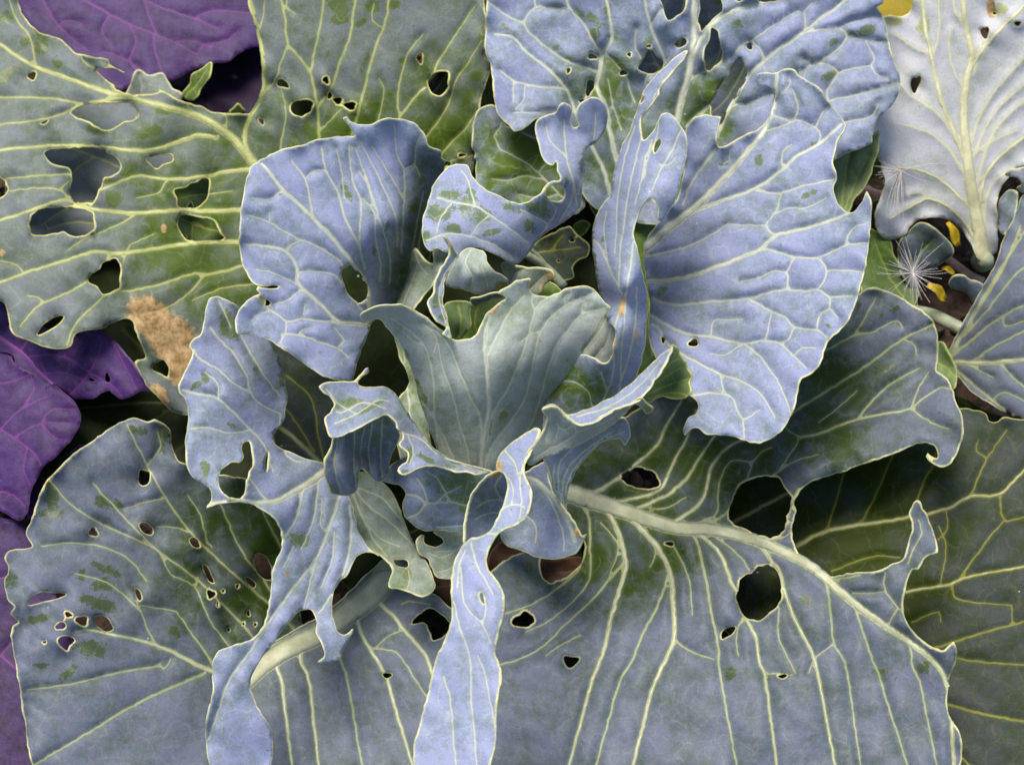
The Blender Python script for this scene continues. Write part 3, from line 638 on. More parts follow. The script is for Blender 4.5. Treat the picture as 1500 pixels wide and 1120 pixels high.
# ---- upper left big leaf
leaf(main, "-100,60 -75,-30 -30,-85 10,-70 25,-5 30,15 40,30 60,48 85,55 108,76 130,82 158,87 160,93 172,100 195,112 215,122 240,135 262,146 280,152 296,156 310,163 345,166 366,166 376,156 382,138 385,118 383,80 376,42 363,0 356,-60 400,-120 520,-150 650,-130 714,-70 709,0 712,40 710,80 719,97 712,125 704,150 698,180 697,220 690,260 660,310 560,330 420,330 395,400 380,470 330,500 290,560 279,606 268,608 250,602 234,585 218,568 206,548 200,530 212,524 206,505 198,485 192,470 182,467 168,473 150,481 130,484 112,488 106,497 104,505 92,510 72,509 50,502 38,496 25,492 14,480 12,462 8,447 -5,438 -60,425 -100,370 -115,200",
     "395,270,11 0,65,15.5 0,250,14.5 0,420,13 60,490,12.5 250,500,10.5 270,600,8 340,420,11 550,0,19 380,60,16 700,20,18.5 690,240,12.5 520,230,13 360,160,13.5 200,250,13.5 420,300,10.5 640,120,16 200,110,15", 'oldg', 0.74, edge=1.25, ruffle=0.35, pucker=0.16, grid=5.4,
     holes=[(47, 111, 6, 6), (65, 179, 5, 2, -25), "141,102 152,100 166,100 182,106 197,112 215,121 233,132 222,137 201,139 182,137 171,131 162,122 152,112", "104,165 118,156 139,152 165,150 188,151 200,161 203,170 194,176 182,178 170,186 158,190 145,187 131,179 118,174",
            "66,225 75,219 107,216 145,217 161,225 175,237 174,250 163,257 151,261 146,276 139,292 126,298 111,297 103,284 106,260 99,246 83,242 70,236", "214,234 228,228 253,228 253,236 238,241 230,246 221,241", "-30,255 2,261 10,268 12,276 5,287 -30,290",
            "256,278 272,273 288,267 296,262 305,264 305,279 295,298 281,305 263,304 260,290", "264,316 284,318 313,321 320,338 328,348 316,353 292,354 275,352 265,341 261,328", "42,328 51,310 62,306 102,302 134,310 139,322 135,338 118,347 102,344 94,340 64,344 47,342", "130,412 145,395 163,378 171,380 175,395 176,421 166,427 153,430 142,421",
            "55,490 63,476 78,466 94,463 88,472 72,483", "406,119 412,116 421,122 423,129 414,128 407,126", "427,155 435,149 452,147 457,152 455,163 445,169 434,168 428,163", (477, 118, 5.5, 6), (483, 140, 3, 5, 15), (495, 148, 7, 4.5), (513, 155, 9.5, 5.5, 5), (615, 86, 4.5, 7), "627,118 633,108 645,104 655,106 658,118 655,130 645,139 635,138 628,130", (383, 178, 3, 5, -30), (676, 228, 6, 3), "222,540 230,530 240,528 248,540 246,552 238,548", (655, 240, 5, 4)],
     shade_grn=[(310, 340, 110, 140), (560, 200, 160, 60), (640, 160, 60, 80)], rub=[(60, 60, 14, 22), (10, 110, 22, 10, -30), (215, 195, 22, 14), (140, 190, 20, 7, 20), (190, 250, 14, 14), (160, 265, 14, 6), (165, 292, 14, 12), (85, 95, 10, 8), (35, 60, 6, 10), (10, 25, 14, 10), (240, 163, 20, 6), (500, 8, 22, 16), (495, 28, 14, 10), (545, 10, 14, 12), (528, 33, 12, 6, -30), (575, 8, 10, 8), (535, 90, 6, 20, 20), (700, 110, 12, 8, -40), (640, 200, 8, 12), (480, 80, 5, 8, 30), (590, 90, 8, 4), (690, 140, 10, 5, -30), (706, 50, 6, 22), (205, 270, 10, 5)],
     dry=[(222, 466, 42, 28, 40), (255, 500, 42, 34, 50), (262, 540, 20, 26), (232, 580, 20, 14, 60), (0, 370, 8, 6), (240, 335, 5, 7)],
     veins=[("402,275 385,255 372,240 345,207 320,186 290,170 250,158 210,148 170,139 130,126 90,111 50,97 25,82 0,65 -50,40", 15, 4, 1), ("180,142 150,147 120,152 90,146 45,143 0,143 -50,141", 5, 3), ("118,152 100,163 75,172 45,178 0,182 -50,185", 4, 2.5), ("318,202 290,198 260,208 230,218 190,220 150,215 100,213 50,215 0,220 -50,226", 6.5, 3.5),
            ("372,248 340,250 300,258 245,262 200,258 165,270 148,278", 6, 3), ("245,262 232,283 200,290", 2.5, 1.5), ("370,306 300,309 270,307 200,312 160,309 134,306 112,297 95,293 60,302 25,315 -20,327", 7, 3), ("112,297 86,278 50,276 10,280", 2.5, 2), ("103,255 60,257 10,262 -20,265", 3, 2), ("86,278 105,262", 2.5, 2), ("200,312 175,328 140,343 120,352 100,366", 3, 2),
            ("370,354 300,355 250,360 205,368 165,371 140,368 100,380 35,400 0,413 -50,428", 6.5, 3), ("35,400 25,388 -5,380", 2, 1.5), ("163,373 145,395 130,410 100,428 65,443 45,458 30,478", 4.5, 2.5), ("66,443 55,435 40,433", 2, 1.5), ("390,380 356,388 330,397 300,402 285,400 240,415 200,424 155,432 140,445 118,465 105,485 98,505", 5.5, 2.5), ("300,402 280,425 262,440 235,455 205,462", 3, 2), ("390,414 325,422 300,432 282,440", 3, 2),
            ("51,97 50,80 42,50 28,35 15,5 10,-40", 3, 2), ("112,75 125,92 142,102 158,120 175,137", 4, 4), ("158,88 200,111 240,132 268,148 285,167", 5, 4), ("375,240 361,218 359,190 370,165 384,138 386,100 381,60 366,0 355,-50", 6.5, 5), ("468,240 467,200 466,170 462,140 455,108 440,85 422,65 418,30 412,0 405,-40", 5, 3.5), ("455,106 462,70 472,20 476,-40", 4, 3),
            ("422,65 410,95 402,120 386,135", 3, 2.5), ("466,155 485,130 497,95 512,55 519,10 524,-40", 5, 4), ("512,210 520,180 535,125 550,70 565,30 574,-40", 5, 4), ("570,230 585,172 582,150 588,110 598,78 620,50", 4, 2), ("585,172 610,140 632,118 638,98 665,55 695,10", 4, 2), ("600,225 625,200 650,165 662,140 665,125 690,85 705,60", 3.5, 2), ("625,250 650,222 680,190 698,165", 3.5, 2), ("412,230 412,205 418,180 417,150 412,130", 3, 1.5),
            ("660,236 680,232 697,225", 3, 2), ("553,180 560,150 562,130 555,115", 2, 1.5), ("432,20 420,10 425,-20", 2, 1.5), ("548,5 545,30 560,40", 2, 2), ("388,0 386,20 382,40", 2, 1), ("470,190 490,170 500,160", 2, 1), ("330,190 332,170 325,163", 2, 1.5), ("270,290 300,285 340,280", 2, 1), ("225,343 190,360 180,385", 2, 1)])

# ---- top centre leaf
leaf(main, "800,-130 740,-100 710,-50 714,-10 712,40 710,75 719,97 722,120 724,140 728,161 735,174 744,183 755,193 771,185 787,174 800,180 840,250 866,300 960,330 1060,310 1150,270 1215,240 1236,226 1257,218 1277,209 1280,195 1289,171 1308,155 1317,134 1319,114 1312,94 1303,66 1299,44 1291,23 1284,11 1295,3 1296,-50 1240,-120 1100,-170 950,-170",
     "940,320,10.5 885,290,12 755,185,17.5 715,50,18.5 890,0,19 1010,60,17.5 1000,180,13.5 1150,80,18.5 1310,115,18.5 1290,0,20.5 1270,205,17 1060,280,12 870,120,16", 'blue', 0.80, ruffle=0.3, pucker=0.42, grid=5.2,
     holes=[(868, 83, 7, 4, 10), (833, 103, 3.5, 4.5), (864, 128, 6, 12, 8), (951, 68, 4, 3), "934,100 941,86 948,76 956,75 964,82 971,90 969,100 959,106 948,107 938,103", (922, 80, 3.5, 3), (913, 107, 5, 4), "987,66 993,58 1002,56 1006,60 1003,67 993,70", "966,-30 972,11 976,22 980,28 993,23 1004,11 1007,-30", "1042,43 1051,45 1054,62 1058,75 1055,91 1047,101 1035,103 1030,88 1031,72 1038,56",
            "1024,-30 1024,15 1023,30 1027,46 1034,38 1047,24 1058,16 1054,-10 1050,-30", "1082,88 1092,100 1094,114 1085,130 1075,145 1066,162 1056,182 1044,176 1042,155 1048,137 1060,120 1072,103", (1098, 68, 4.5, 4.5), (852, 148, 4, 2.5), "1066,-30 1068,-5 1080,2 1094,-2 1096,-30", "1108,-30 1110,0 1120,3 1140,-2 1140,-30"],
     shade_grn=[(950, 210, 110, 90), (1030, 160, 60, 60), (890, 120, 60, 40)], rub=[(812, 70, 9, 6), (870, 50, 10, 10, 50), (830, 85, 12, 5), (900, 95, 20, 10), (905, 58, 18, 5, 20), (850, 20, 14, 6, 50), (1270, 45, 16, 8, -25), (1245, 50, 10, 6), (1080, 35, 12, 10), (1215, 112, 14, 8, -30), (870, 30, 18, 8, 40), (1222, 62, 10, 6, -30), (890, 20, 6, 20), (950, 60, 8, 10), (740, 40, 10, 4, 40)],
     veins=[("960,290 978,220 990,180 1000,140 1010,100 1016,60 1017,20 1016,-50", 13, 8, 1), ("1010,95 1018,75 1028,55 1050,30 1075,16 1110,5 1140,-5", 7, 4), ("1000,200 1030,165 1046,148 1068,115 1083,88", 4, 3), ("1010,118 1030,106 1046,103 1058,90", 4, 3), ("1050,200 1065,165 1080,140 1095,113 1120,88 1150,66 1177,47 1205,25 1238,0 1260,-30", 6, 3.5),
            ("930,300 905,240 895,200 885,150 873,125 878,107 880,92 882,80 893,62 897,52 889,0 884,-40", 8, 4), ("882,80 865,54 853,32 841,21 830,0 822,-40", 4.5, 3), ("878,107 860,100 841,94 819,83 793,64 768,35 784,11 808,12 833,12", 4.5, 2.5), ("768,35 739,21 710,0", 3, 2), ("784,11 780,-30", 3, 2), ("894,285 884,249 868,217 850,180 843,163 830,132 806,104 770,75 752,55 725,50", 6, 2.5),
            ("830,130 810,128 787,127 770,124 752,118 731,102", 4, 2.5), ("843,163 800,165 750,165", 2.5, 1.5), ("752,118 752,150", 2, 1.5), ("770,125 765,150 755,160", 1.5, 1), ("975,92 964,64 952,35 945,5 940,-30", 5, 4), ("945,100 938,85 930,65 932,40", 2.5, 2), ("950,108 945,120 948,125", 2.5, 2), ("930,150 922,130 917,112 890,82", 3, 2), ("952,40 965,20 975,10", 2.5, 2),
            ("1177,48 1200,44 1228,40 1250,30 1289,22", 3, 2), ("1178,47 1180,30 1178,20 1190,5", 3, 2), ("1228,40 1241,52 1228,72 1205,88 1187,96 1171,107 1140,125", 3, 2), ("1241,53 1260,58 1300,62", 2, 1.5), ("1187,96 1178,85", 2, 1.5), ("1214,148 1254,139 1290,128 1316,122", 3, 2), ("1213,147 1212,132 1222,118 1228,107 1250,100 1276,96 1281,88 1274,72 1268,60", 3, 1.5), ("1228,107 1215,95 1195,92", 2, 1.5), ("1276,96 1282,108 1300,114", 2, 1.5),
            ("1238,179 1273,172 1283,160 1287,150", 2.5, 2), ("1075,155 1105,148 1134,137 1160,130", 2.5, 2), ("1120,90 1112,70 1098,62 1088,65 1072,85", 2.5, 2), ("1098,62 1130,40 1170,15", 2.5, 1.5), ("1005,185 1025,165 1042,152", 4, 3), ("1175,205 1214,148", 2.5, 2), ("910,190 900,160 890,115", 2.5, 1.5)])
leaf(main, "1215,245 1224,228 1245,218 1270,205 1288,190 1287,215 1281,235 1275,258 1262,280 1250,296 1243,312 1225,310", "1222,240,13.5 1285,200,15 1245,305,12.5", 'green', 1.0, ruffle=0.12, grid=4.5,
     veins=[("1232,308 1236,270 1240,245 1245,225", 4, 2.5), ("1238,305 1254,265 1272,228", 3, 2), ("1254,265 1248,250", 2, 1.5)])

# ---- small dark leaf at the back of the heart
leaf(main, "692,205 694,178 702,161 720,154 730,160 745,185 790,175 840,190 860,260 850,310 800,312 770,304 740,293 715,281 699,268 696,250 698,235 693,232 696,225 690,216",
     "840,300,12.5 700,165,15.5 696,250,14.5 760,230,14.5 840,200,13.5", 'blue', 0.42, ruffle=0.3, grid=4.5, shade_grn=[(800, 230, 70, 60)], rub=[(740, 248, 18, 3, 8), (700, 203, 6, 3)],
     veins=[("850,310 820,285 800,265 785,250 770,238 755,230 732,218", 4, 2), ("790,252 800,240 830,235", 2, 1.5), ("795,262 765,258 745,265 720,262", 2.5, 1.5), ("732,218 725,200 735,180", 2, 1), ("765,194 785,203 810,210", 4, 2), ("820,285 790,290 760,285", 2, 1)])

# ---- left of the heart: blue apron leaf
leaf(main, "312,433 304,440 299,455 298,470 295,488 284,496 277,505 281,515 275,535 267,553 262,571 271,585 276,610 272,640 275,680 283,698 300,710 308,720 310,733 303,743 320,738 345,735 370,739 390,748 405,762 413,780 413,800 406,818 399,835 397,860 393,895 385,918 370,935 350,942 335,947 325,950 320,952 312,966 311,985 312,1010 302,1060 308,1120 345,1158 392,1135 398,1075 376,1030 367,1008 370,990 385,962 405,935 425,910 440,895 455,893 463,905 463,925 470,940 475,955 473,963 466,969 482,970 498,964 504,948 517,921 505,929 495,925 488,905 487,880 493,858 507,843 515,825 525,813 542,808 556,814 538,800 528,780 520,755 512,728 500,712 484,698 477,680 440,668 415,658 402,648 402,637 415,619 419,600 421,575 411,531 400,505 386,480 360,462 345,447 330,437",
     "312,433,20.5 265,570,20.5 283,698,19.5 345,732,19 410,780,16.5 480,690,12.5 420,575,15.5 380,490,17 330,980,15.5 395,880,16 500,960,14 490,850,12.5 540,808,11.5 340,560,19.5 410,650,15 340,1065,14 350,1150,12 450,800,14 360,690,18.5", 'blue', 0.80, ruffle=0.28, pucker=0.3, grid=4.8,
     holes=["319,701 327,685 339,677 353,675 358,667 354,657 358,648 365,646 369,659 371,679 364,690 363,697 362,714 352,728 335,727 324,717", (391, 677, 2, 14, 4)],
     rub=[(332, 475, 14, 22), (290, 562, 14, 5, -30), (440, 790, 18, 12), (345, 480, 8, 16), (300, 690, 8, 16), (345, 625, 14, 4, 25), (375, 540, 5, 10), (412, 560, 4, 12), (300, 555, 6, 10, 40)], dry=[(421, 840, 3, 5)],
     veins=[("480,688 455,705 430,720 408,732 385,736 345,733 310,738", 13, 5, 1), ("443,715 435,756 416,788 400,833 398,860", 5, 3.5), ("466,703 461,753 450,785 441,804", 4, 2), ("498,725 480,778 461,820 422,871 396,907 367,952 335,997 320,1040", 5, 3.5), ("512,740 515,769 509,820 490,865 467,897", 4.5, 3.5), ("490,778 486,820 470,860", 2.5, 2), ("465,812 455,850 445,890", 3, 2), ("366,700 378,718 392,734", 3.5, 2),
            ("320,440 330,460 338,480", 3, 2), ("350,485 355,495 370,523 389,553 409,579", 3.5, 2.5), ("308,480 316,491 340,516 361,549 368,576 385,594 411,606", 4, 2.5), ("284,512 289,523 321,542 342,561 368,576", 3.5, 2.5), ("268,571 290,577 314,581 336,598 366,628 379,641 391,660 400,690", 4.5, 3), ("274,628 304,626 336,634 366,630", 3, 1.5), ("411,606 409,626 400,640", 3, 3), ("416,660 425,672 440,676", 3, 2), ("370,740 395,733", 3, 3), ("430,800 415,830", 2, 1.5), ("480,780 470,770 472,730", 2, 1), ("300,545 318,560 320,580", 2, 1)])

# ---- curled leaf left of the heart and the flap hanging below it
leaf(main, "490,636 520,628 560,608 578,620 585,640 576,660 570,680 568,694 558,705 548,706 542,700 537,692 530,687 526,692 526,705 524,719 510,726 496,725 486,722 479,706 475,690 477,672 486,655",
     "490,640,17 560,612,16 487,720,14.5 560,700,11.5 530,660,12.5 500,690,15.5", 'blue', 0.42, ruffle=0.25, grid=4, veins=[("495,640 490,680 500,722", 2, 1.5), ("520,632 518,670 522,715", 2.5, 1.5), ("545,622 540,660 545,700", 2.5, 1.5), ("560,615 558,660 560,700", 2.5, 1.5), ("535,625 528,650 530,680", 2, 1)], pucker=0.35)
leaf(main, "600,560 585,520 578,480 600,480 625,560 630,640 640,700 600,690 580,650 572,600", "590,490,12 620,560,12 600,660,11 630,690,11", 'head', 0.35, grid=5, veins=[("610,680 600,600 590,500", 3, 2)])
leaf(main, "556,700 575,680 600,668 640,668 690,682 722,690 740,700 732,740 715,780 690,782 665,779 640,777 622,778 608,772 596,762 589,748 590,735 593,722 586,710 570,708",
     "560,700,9 640,670,16.5 722,695,16 710,775,12.5 600,765,11 650,730,14.5 590,720,12.5", 'blue', 0.62, ruffle=0.15, pucker=0.2, grid=4.2, rub=[(672, 706, 50, 18), (688, 725, 34, 26), (684, 742, 18, 12)],
     veins=[("588,722 610,726 626,736 660,735 690,743 715,745", 4, 2.5), ("626,736 620,715 610,700", 3, 2), ("626,736 612,752 598,758", 3, 2), ("660,735 640,700 625,690", 3, 1.5), ("636,738 655,722 675,712", 2.5, 2), ("640,772 680,770 710,768", 2.5, 2)])
leaf(main, "466,565 474,561 482,559 501,558 519,556 530,546 539,538 541,544 532,551 526,562 540,566 560,565 575,572 586,585 598,606 613,627 632,652 659,670 691,684 716,690 700,695 682,692 664,691 650,685 638,682 621,683 604,691 598,694 590,694 584,688 588,680 596,675 597,663 586,655 584,650 590,642 590,634 583,628 579,618 568,609 555,611 536,621 510,634 485,640 478,625 476,613 486,602 490,592 482,580 470,572",
     "466,565,20.5 480,620,20.8 535,545,17.5 525,575,18.5 570,575,16.8 545,612,21 580,625,20 615,630,17.2 590,690,20.5 640,682,19 715,690,17.2 660,675,17.2 505,600,19.6", 'blue', 0.72, ruffle=0.18, pucker=0.15, grid=3.8, rub=[(545, 595, 30, 4, -28), (505, 590, 26, 10), (625, 672, 16, 4, 25), (600, 665, 5, 14), (660, 682, 14, 3, 10), (594, 690, 5, 3)],
     veins=[("480,600 500,604 530,590 565,598", 2.5, 2), ("490,620 525,605 555,585 570,588", 2.5, 1.5), ("598,640 605,660 600,680", 2.5, 2), ("592,635 612,640 640,665", 2.5, 2), ("478,570 495,590 520,605", 2.5, 1.5)])

# ---- left blue leaf beside the heart
leaf(main, "348,488 345,472 350,455 361,441 372,434 381,430 376,424 378,419 390,422 408,420 400,417 384,419 372,416 365,405 355,386 350,366 352,340 353,310 357,280 362,258 368,244 378,236 385,232 400,224 420,218 440,213 460,207 480,202 500,200 519,199 512,188 503,173 508,171 516,180 530,183 545,182 560,177 575,174 590,174 605,179 615,188 625,202 628,213 640,219 648,223 647,231 652,236 651,250 645,285 640,330 632,370 622,410 606,450 585,465 560,462 547,470 541,485 532,508 522,535 514,559 500,558 480,552 462,543 445,532 428,519 410,508 395,499 380,495 365,489",
     "545,470,15.5 514,559,18 345,480,23 352,340,24.5 400,225,25 512,190,25.5 590,178,24.5 648,225,22 590,330,20.5 620,340,14.5 640,300,15.5 600,445,9 570,420,14.5 440,380,22.5 460,530,20.5 520,300,22.8 555,400,17 640,230,21", 'blue', 0.90, ruffle=0.25, pucker=0.26, grid=4.8,
     holes=["502,404 504,393 511,389 518,390 526,398 536,414 539,428 534,438 526,446 518,438 507,425", "381,434 388,437 396,443 393,447 386,446 382,441"], rub=[(508, 280, 8, 14, -30), (540, 305, 5, 16, -20), (568, 330, 4, 14, 20), (562, 345, 4, 8), (548, 366, 3, 7)], shade_grn=[(620, 340, 26, 110), (600, 420, 30, 60)],
     veins=[("541,470 540,440 536,415 526,398 507,374 481,342 459,320 438,299 414,278 400,259 383,240", 7, 4, 1), ("545,478 532,476 515,473 497,471 470,446 443,422 435,409 435,393 420,369 400,362 380,359 357,358", 6.5, 3), ("540,468 525,447 510,428 502,404 502,388 486,374 459,358 440,351 422,342 395,326 363,315", 5, 2.5), ("440,352 425,360 420,369", 2.5, 2.5), ("497,472 470,470 440,467 420,470 398,454 386,447", 4, 2.5), ("420,470 418,488 410,502", 3, 2),
            ("534,393 526,361 507,323 494,280 478,251 470,213", 4.5, 3), ("528,365 526,355 528,320 528,291 518,270 513,240 511,213", 3.5, 2.5), ("556,412 558,388 550,350 548,312 532,291", 3, 2), ("570,415 572,395 569,366 553,312 534,254 520,214", 3.5, 2), ("582,361 580,320 556,262 526,205", 3, 2), ("588,370 590,329 592,254 582,227 577,182", 3.5, 2), ("592,248 607,240 609,216 615,200", 2.5, 1.5), ("607,240 615,258", 2, 1.5), ("459,320 454,294 447,262 427,235", 3.5, 2), ("447,262 459,251 478,250", 2.5, 2),
            ("436,398 470,398 491,404 500,415", 2.5, 2), ("440,418 420,408 395,398 375,395", 2.5, 1.5), ("412,490 417,489 449,493 470,502 494,510 511,523", 3.5, 2.5), ("494,510 503,499 497,488 488,478", 3, 2.5), ("395,326 394,310", 2, 1), ("414,278 395,292 370,290", 2.5, 1.5), ("449,493 440,485 455,480", 1.5, 1), ("395,455 375,462 370,470", 2, 1.5), ("443,422 420,440 400,446", 2.5, 2), ("447,445 445,460", 1.5, 1), ("590,290 575,262 545,215", 2, 1.5), ("545,300 540,275 525,250", 2, 1.5), ("505,290 500,250 492,215", 2, 1), ("610,420 615,350 635,270", 3, 2), ("595,440 605,360 620,280", 3, 2)])

# ---- small folded leaves on top of the heart
leaf(main, "575,462 590,420 602,380 608,363 622,380 634,384 634,366 655,360 658,380 642,405 620,434 604,455 590,470", "580,455,14 608,366,18 655,365,20 634,384,20.5 605,452,18 612,400,16.5", 'head', 0.6, ruffle=0.12, grid=3.6, veins=[("585,460 600,420 612,385 605,370", 2, 1.5), ("608,370 618,392 626,402", 2.5, 1.5)])
leaf(main, "652,445 665,440 690,443 689,457 691,475 683,489 670,499 660,497 648,470", "652,450,20 690,450,20.5 672,498,18.5 672,470,20", 'green', 0.75, ruffle=0.12, grid=3.6, veins=[("672,495 675,470 670,445", 2.5, 2)])
leaf(main, "688,438 705,434 728,428 742,430 736,436 722,437 706,444 694,449", "690,440,21.2 740,430,22.5 700,446,20.5", 'blue', 0.5, ruffle=0.08, grid=3.6)
leaf(main, "690,440 735,420 800,410 830,440 800,480 720,500 680,500 660,480", "700,460,17 800,430,18 690,490,16.5", 'green', 0.2, ruffle=0.1, grid=5, veins=[("700,490 695,470 700,450", 2, 1.5)])
leaf(main, "735,385 750,386 767,391 790,392 807,395 812,405 806,412 798,418 788,432 770,440 748,425 740,405", "740,388,19.5 808,396,21 785,430,19 760,412,18.8", 'head', 0.6, ruffle=0.1, grid=3.6, dry=[(806, 405, 9, 6, 50), (795, 420, 9, 4, 120)], veins=[("750,425 752,405 768,393", 2, 1.5), ("775,425 790,410 805,400", 2, 1.5)])
leaf(main, "655,418 658,395 673,373 682,366 689,363 700,364 709,366 713,374 715,382 722,393 744,407 745,413 734,422 720,430 700,432 680,425", "660,410,21.8 689,364,23 744,410,22 700,400,23.4 700,431,21", 'head', 0.85, ruffle=0.12, grid=3.6, rub=[(735, 417, 10, 5)], dry=[(730, 420, 5, 3)], veins=[("690,428 692,405 682,385 690,366", 2.5, 1.5), ("715,425 712,405 705,390", 2, 1.5)])
leaf(main, "650,345 654,347 662,358 670,368 673,373 668,385 662,395 654,403 651,415 650,430 650,445 656,462 659,480 663,497 648,489 654,480 648,476 640,470 631,457 627,441 634,430 637,413 647,392 657,377 658,362 651,352",
     "650,346,25.5 672,372,24 628,440,25 650,430,24 662,496,24 645,475,24.5", 'blue', 0.62, ruffle=0.12, wave=0.1, grid=3.4, rub=[(664, 368, 4, 14, -20), (640, 440, 8, 14), (648, 465, 6, 5)], veins=[("668,378 650,405 643,435 655,480", 2, 1.5)])

# ---- heart leaf
leaf(main, "527,463 536,456 545,452 570,447 590,447 606,454 620,462 640,479 655,490 668,497 682,497 698,491 705,477 711,463 724,450 740,437 736,433 728,430 738,422 750,417 757,411 768,410 778,409 775,424 783,430 795,433 815,430 830,424 850,420 862,420 872,424 880,433 886,442 896,450 886,463 872,486 852,520 842,545 826,562 810,590 800,615 795,650 760,690 735,720 700,715 660,690 640,655 628,625 616,592 608,560 600,535 585,505 565,478 555,467 540,470 532,470",
     "527,463,23.5 570,450,24.5 600,470,22.5 660,495,23.2 705,480,23.2 757,412,24.5 870,425,23.5 896,450,23 840,540,18.5 790,620,13.5 712,690,14.5 640,650,13 605,555,17 715,580,20.5 770,530,21.5 650,570,19.8 700,640,17.2 580,500,20.5 548,466,23", 'head', 0.88, ruffle=0.12, pucker=0.22, wave=0.15, grid=4.6, dry=[(724, 452, 5, 10, 40), (790, 500, 3, 2)],
     rub=[(620, 580, 6, 14, -20), (642, 600, 4, 10), (735, 612, 8, 12, 30), (595, 520, 6, 10, -30), (654, 630, 5, 3), (718, 620, 3, 30), (610, 560, 6, 6)],
     veins=[("704,712 707,660 716,602 714,549 710,506 713,480 718,462", 9, 5, 1), ("714,520 735,478 750,452 769,433", 4, 2.5), ("708,655 719,612 743,570 764,522 780,468 783,452 778,441 781,430", 4.5, 2.5), ("783,453 793,442 815,425", 2.5, 2), ("764,500 780,488 791,484", 2, 1.5), ("708,690 720,655 751,613 770,581 783,522 791,487 810,462 829,447 850,437 874,427", 4.5, 2.5), ("829,447 826,437 832,430", 2, 1.5),
            ("740,680 780,616 799,554 815,506 829,487 853,460 885,452", 4, 2), ("853,460 852,448 862,442", 2, 1.5), ("705,650 703,609 690,583 677,553 660,512 646,492 620,475", 4, 2.5), ("690,690 684,656 671,613 662,574 651,546 645,523 643,505", 3.5, 2), ("668,680 658,656 641,621 617,587", 3, 2), ("640,640 636,602 634,549 621,506 600,484 572,466", 3.5, 2), ("621,506 605,500 590,485", 2, 1.5), ("636,515 640,495 625,480", 2, 1)])

# ---- spotted leaf behind the heart with its two curled lobes
leaf(main, "668,240 655,245 645,256 636,268 628,290 621,312 617,340 621,357 630,368 640,364 650,368 672,374 690,366 706,365 722,371 740,380 752,386 762,383 776,370 790,350 805,338 830,322 848,305 853,288 853,262 851,243 858,220 873,208 886,192 890,172 888,156 880,147 868,144 852,150 845,160 846,174 848,184 840,187 835,180 837,165 836,156 825,152 818,157 815,165 801,170 788,177 785,192 788,208 793,229 801,239 810,241 815,236 818,250 821,263 812,264 801,270 792,283 778,292 764,298 750,296 732,288 714,279 700,266 690,254 686,242",
     "668,241,22.5 620,340,22.5 750,384,20.5 690,300,23.5 765,300,22.5 790,290,22.8 800,345,19.5 850,290,19 838,260,21.5 850,230,19.8 790,190,21 888,165,21 820,158,22 840,200,20 825,240,21.8 865,200,19.8 740,340,22.5", 'blue', 0.92, ruffle=0.15, pucker=0.15, wave=0.15, grid=4,
     holes=["799,283 804,274 811,269 820,268 826,276 826,288 820,295 812,295 804,292"], rub=[(660, 285, 22, 8), (645, 310, 22, 12), (685, 300, 12, 16), (660, 335, 16, 8), (700, 320, 22, 12), (720, 340, 18, 5, -8), (690, 283, 6, 12), (750, 305, 16, 7, 15), (790, 305, 26, 12, 20), (775, 330, 14, 12), (625, 347, 8, 8), (830, 262, 4, 12), (800, 295, 8, 6)],
     veins=[("625,352 660,342 690,347 720,357 750,376", 3.5, 2), ("640,290 670,297 696,302 718,315 745,334 774,355", 4, 3), ("696,302 690,280 685,262 675,250", 3, 1.5), ("763,307 787,320 801,331 790,345", 3.5, 2.5), ("800,335 810,318 815,305 800,292", 2.5, 2), ("845,300 840,270 832,240 828,210 826,175", 4, 2.5), ("848,285 855,240 870,205 872,165", 2.5, 1.5), ("830,230 805,205 800,185", 2, 1.5), ("820,325 838,290 840,260", 2.5, 2), ("660,300 645,320 640,340", 2.5, 1.5), ("718,315 700,330 690,345", 2.5, 1.5)])

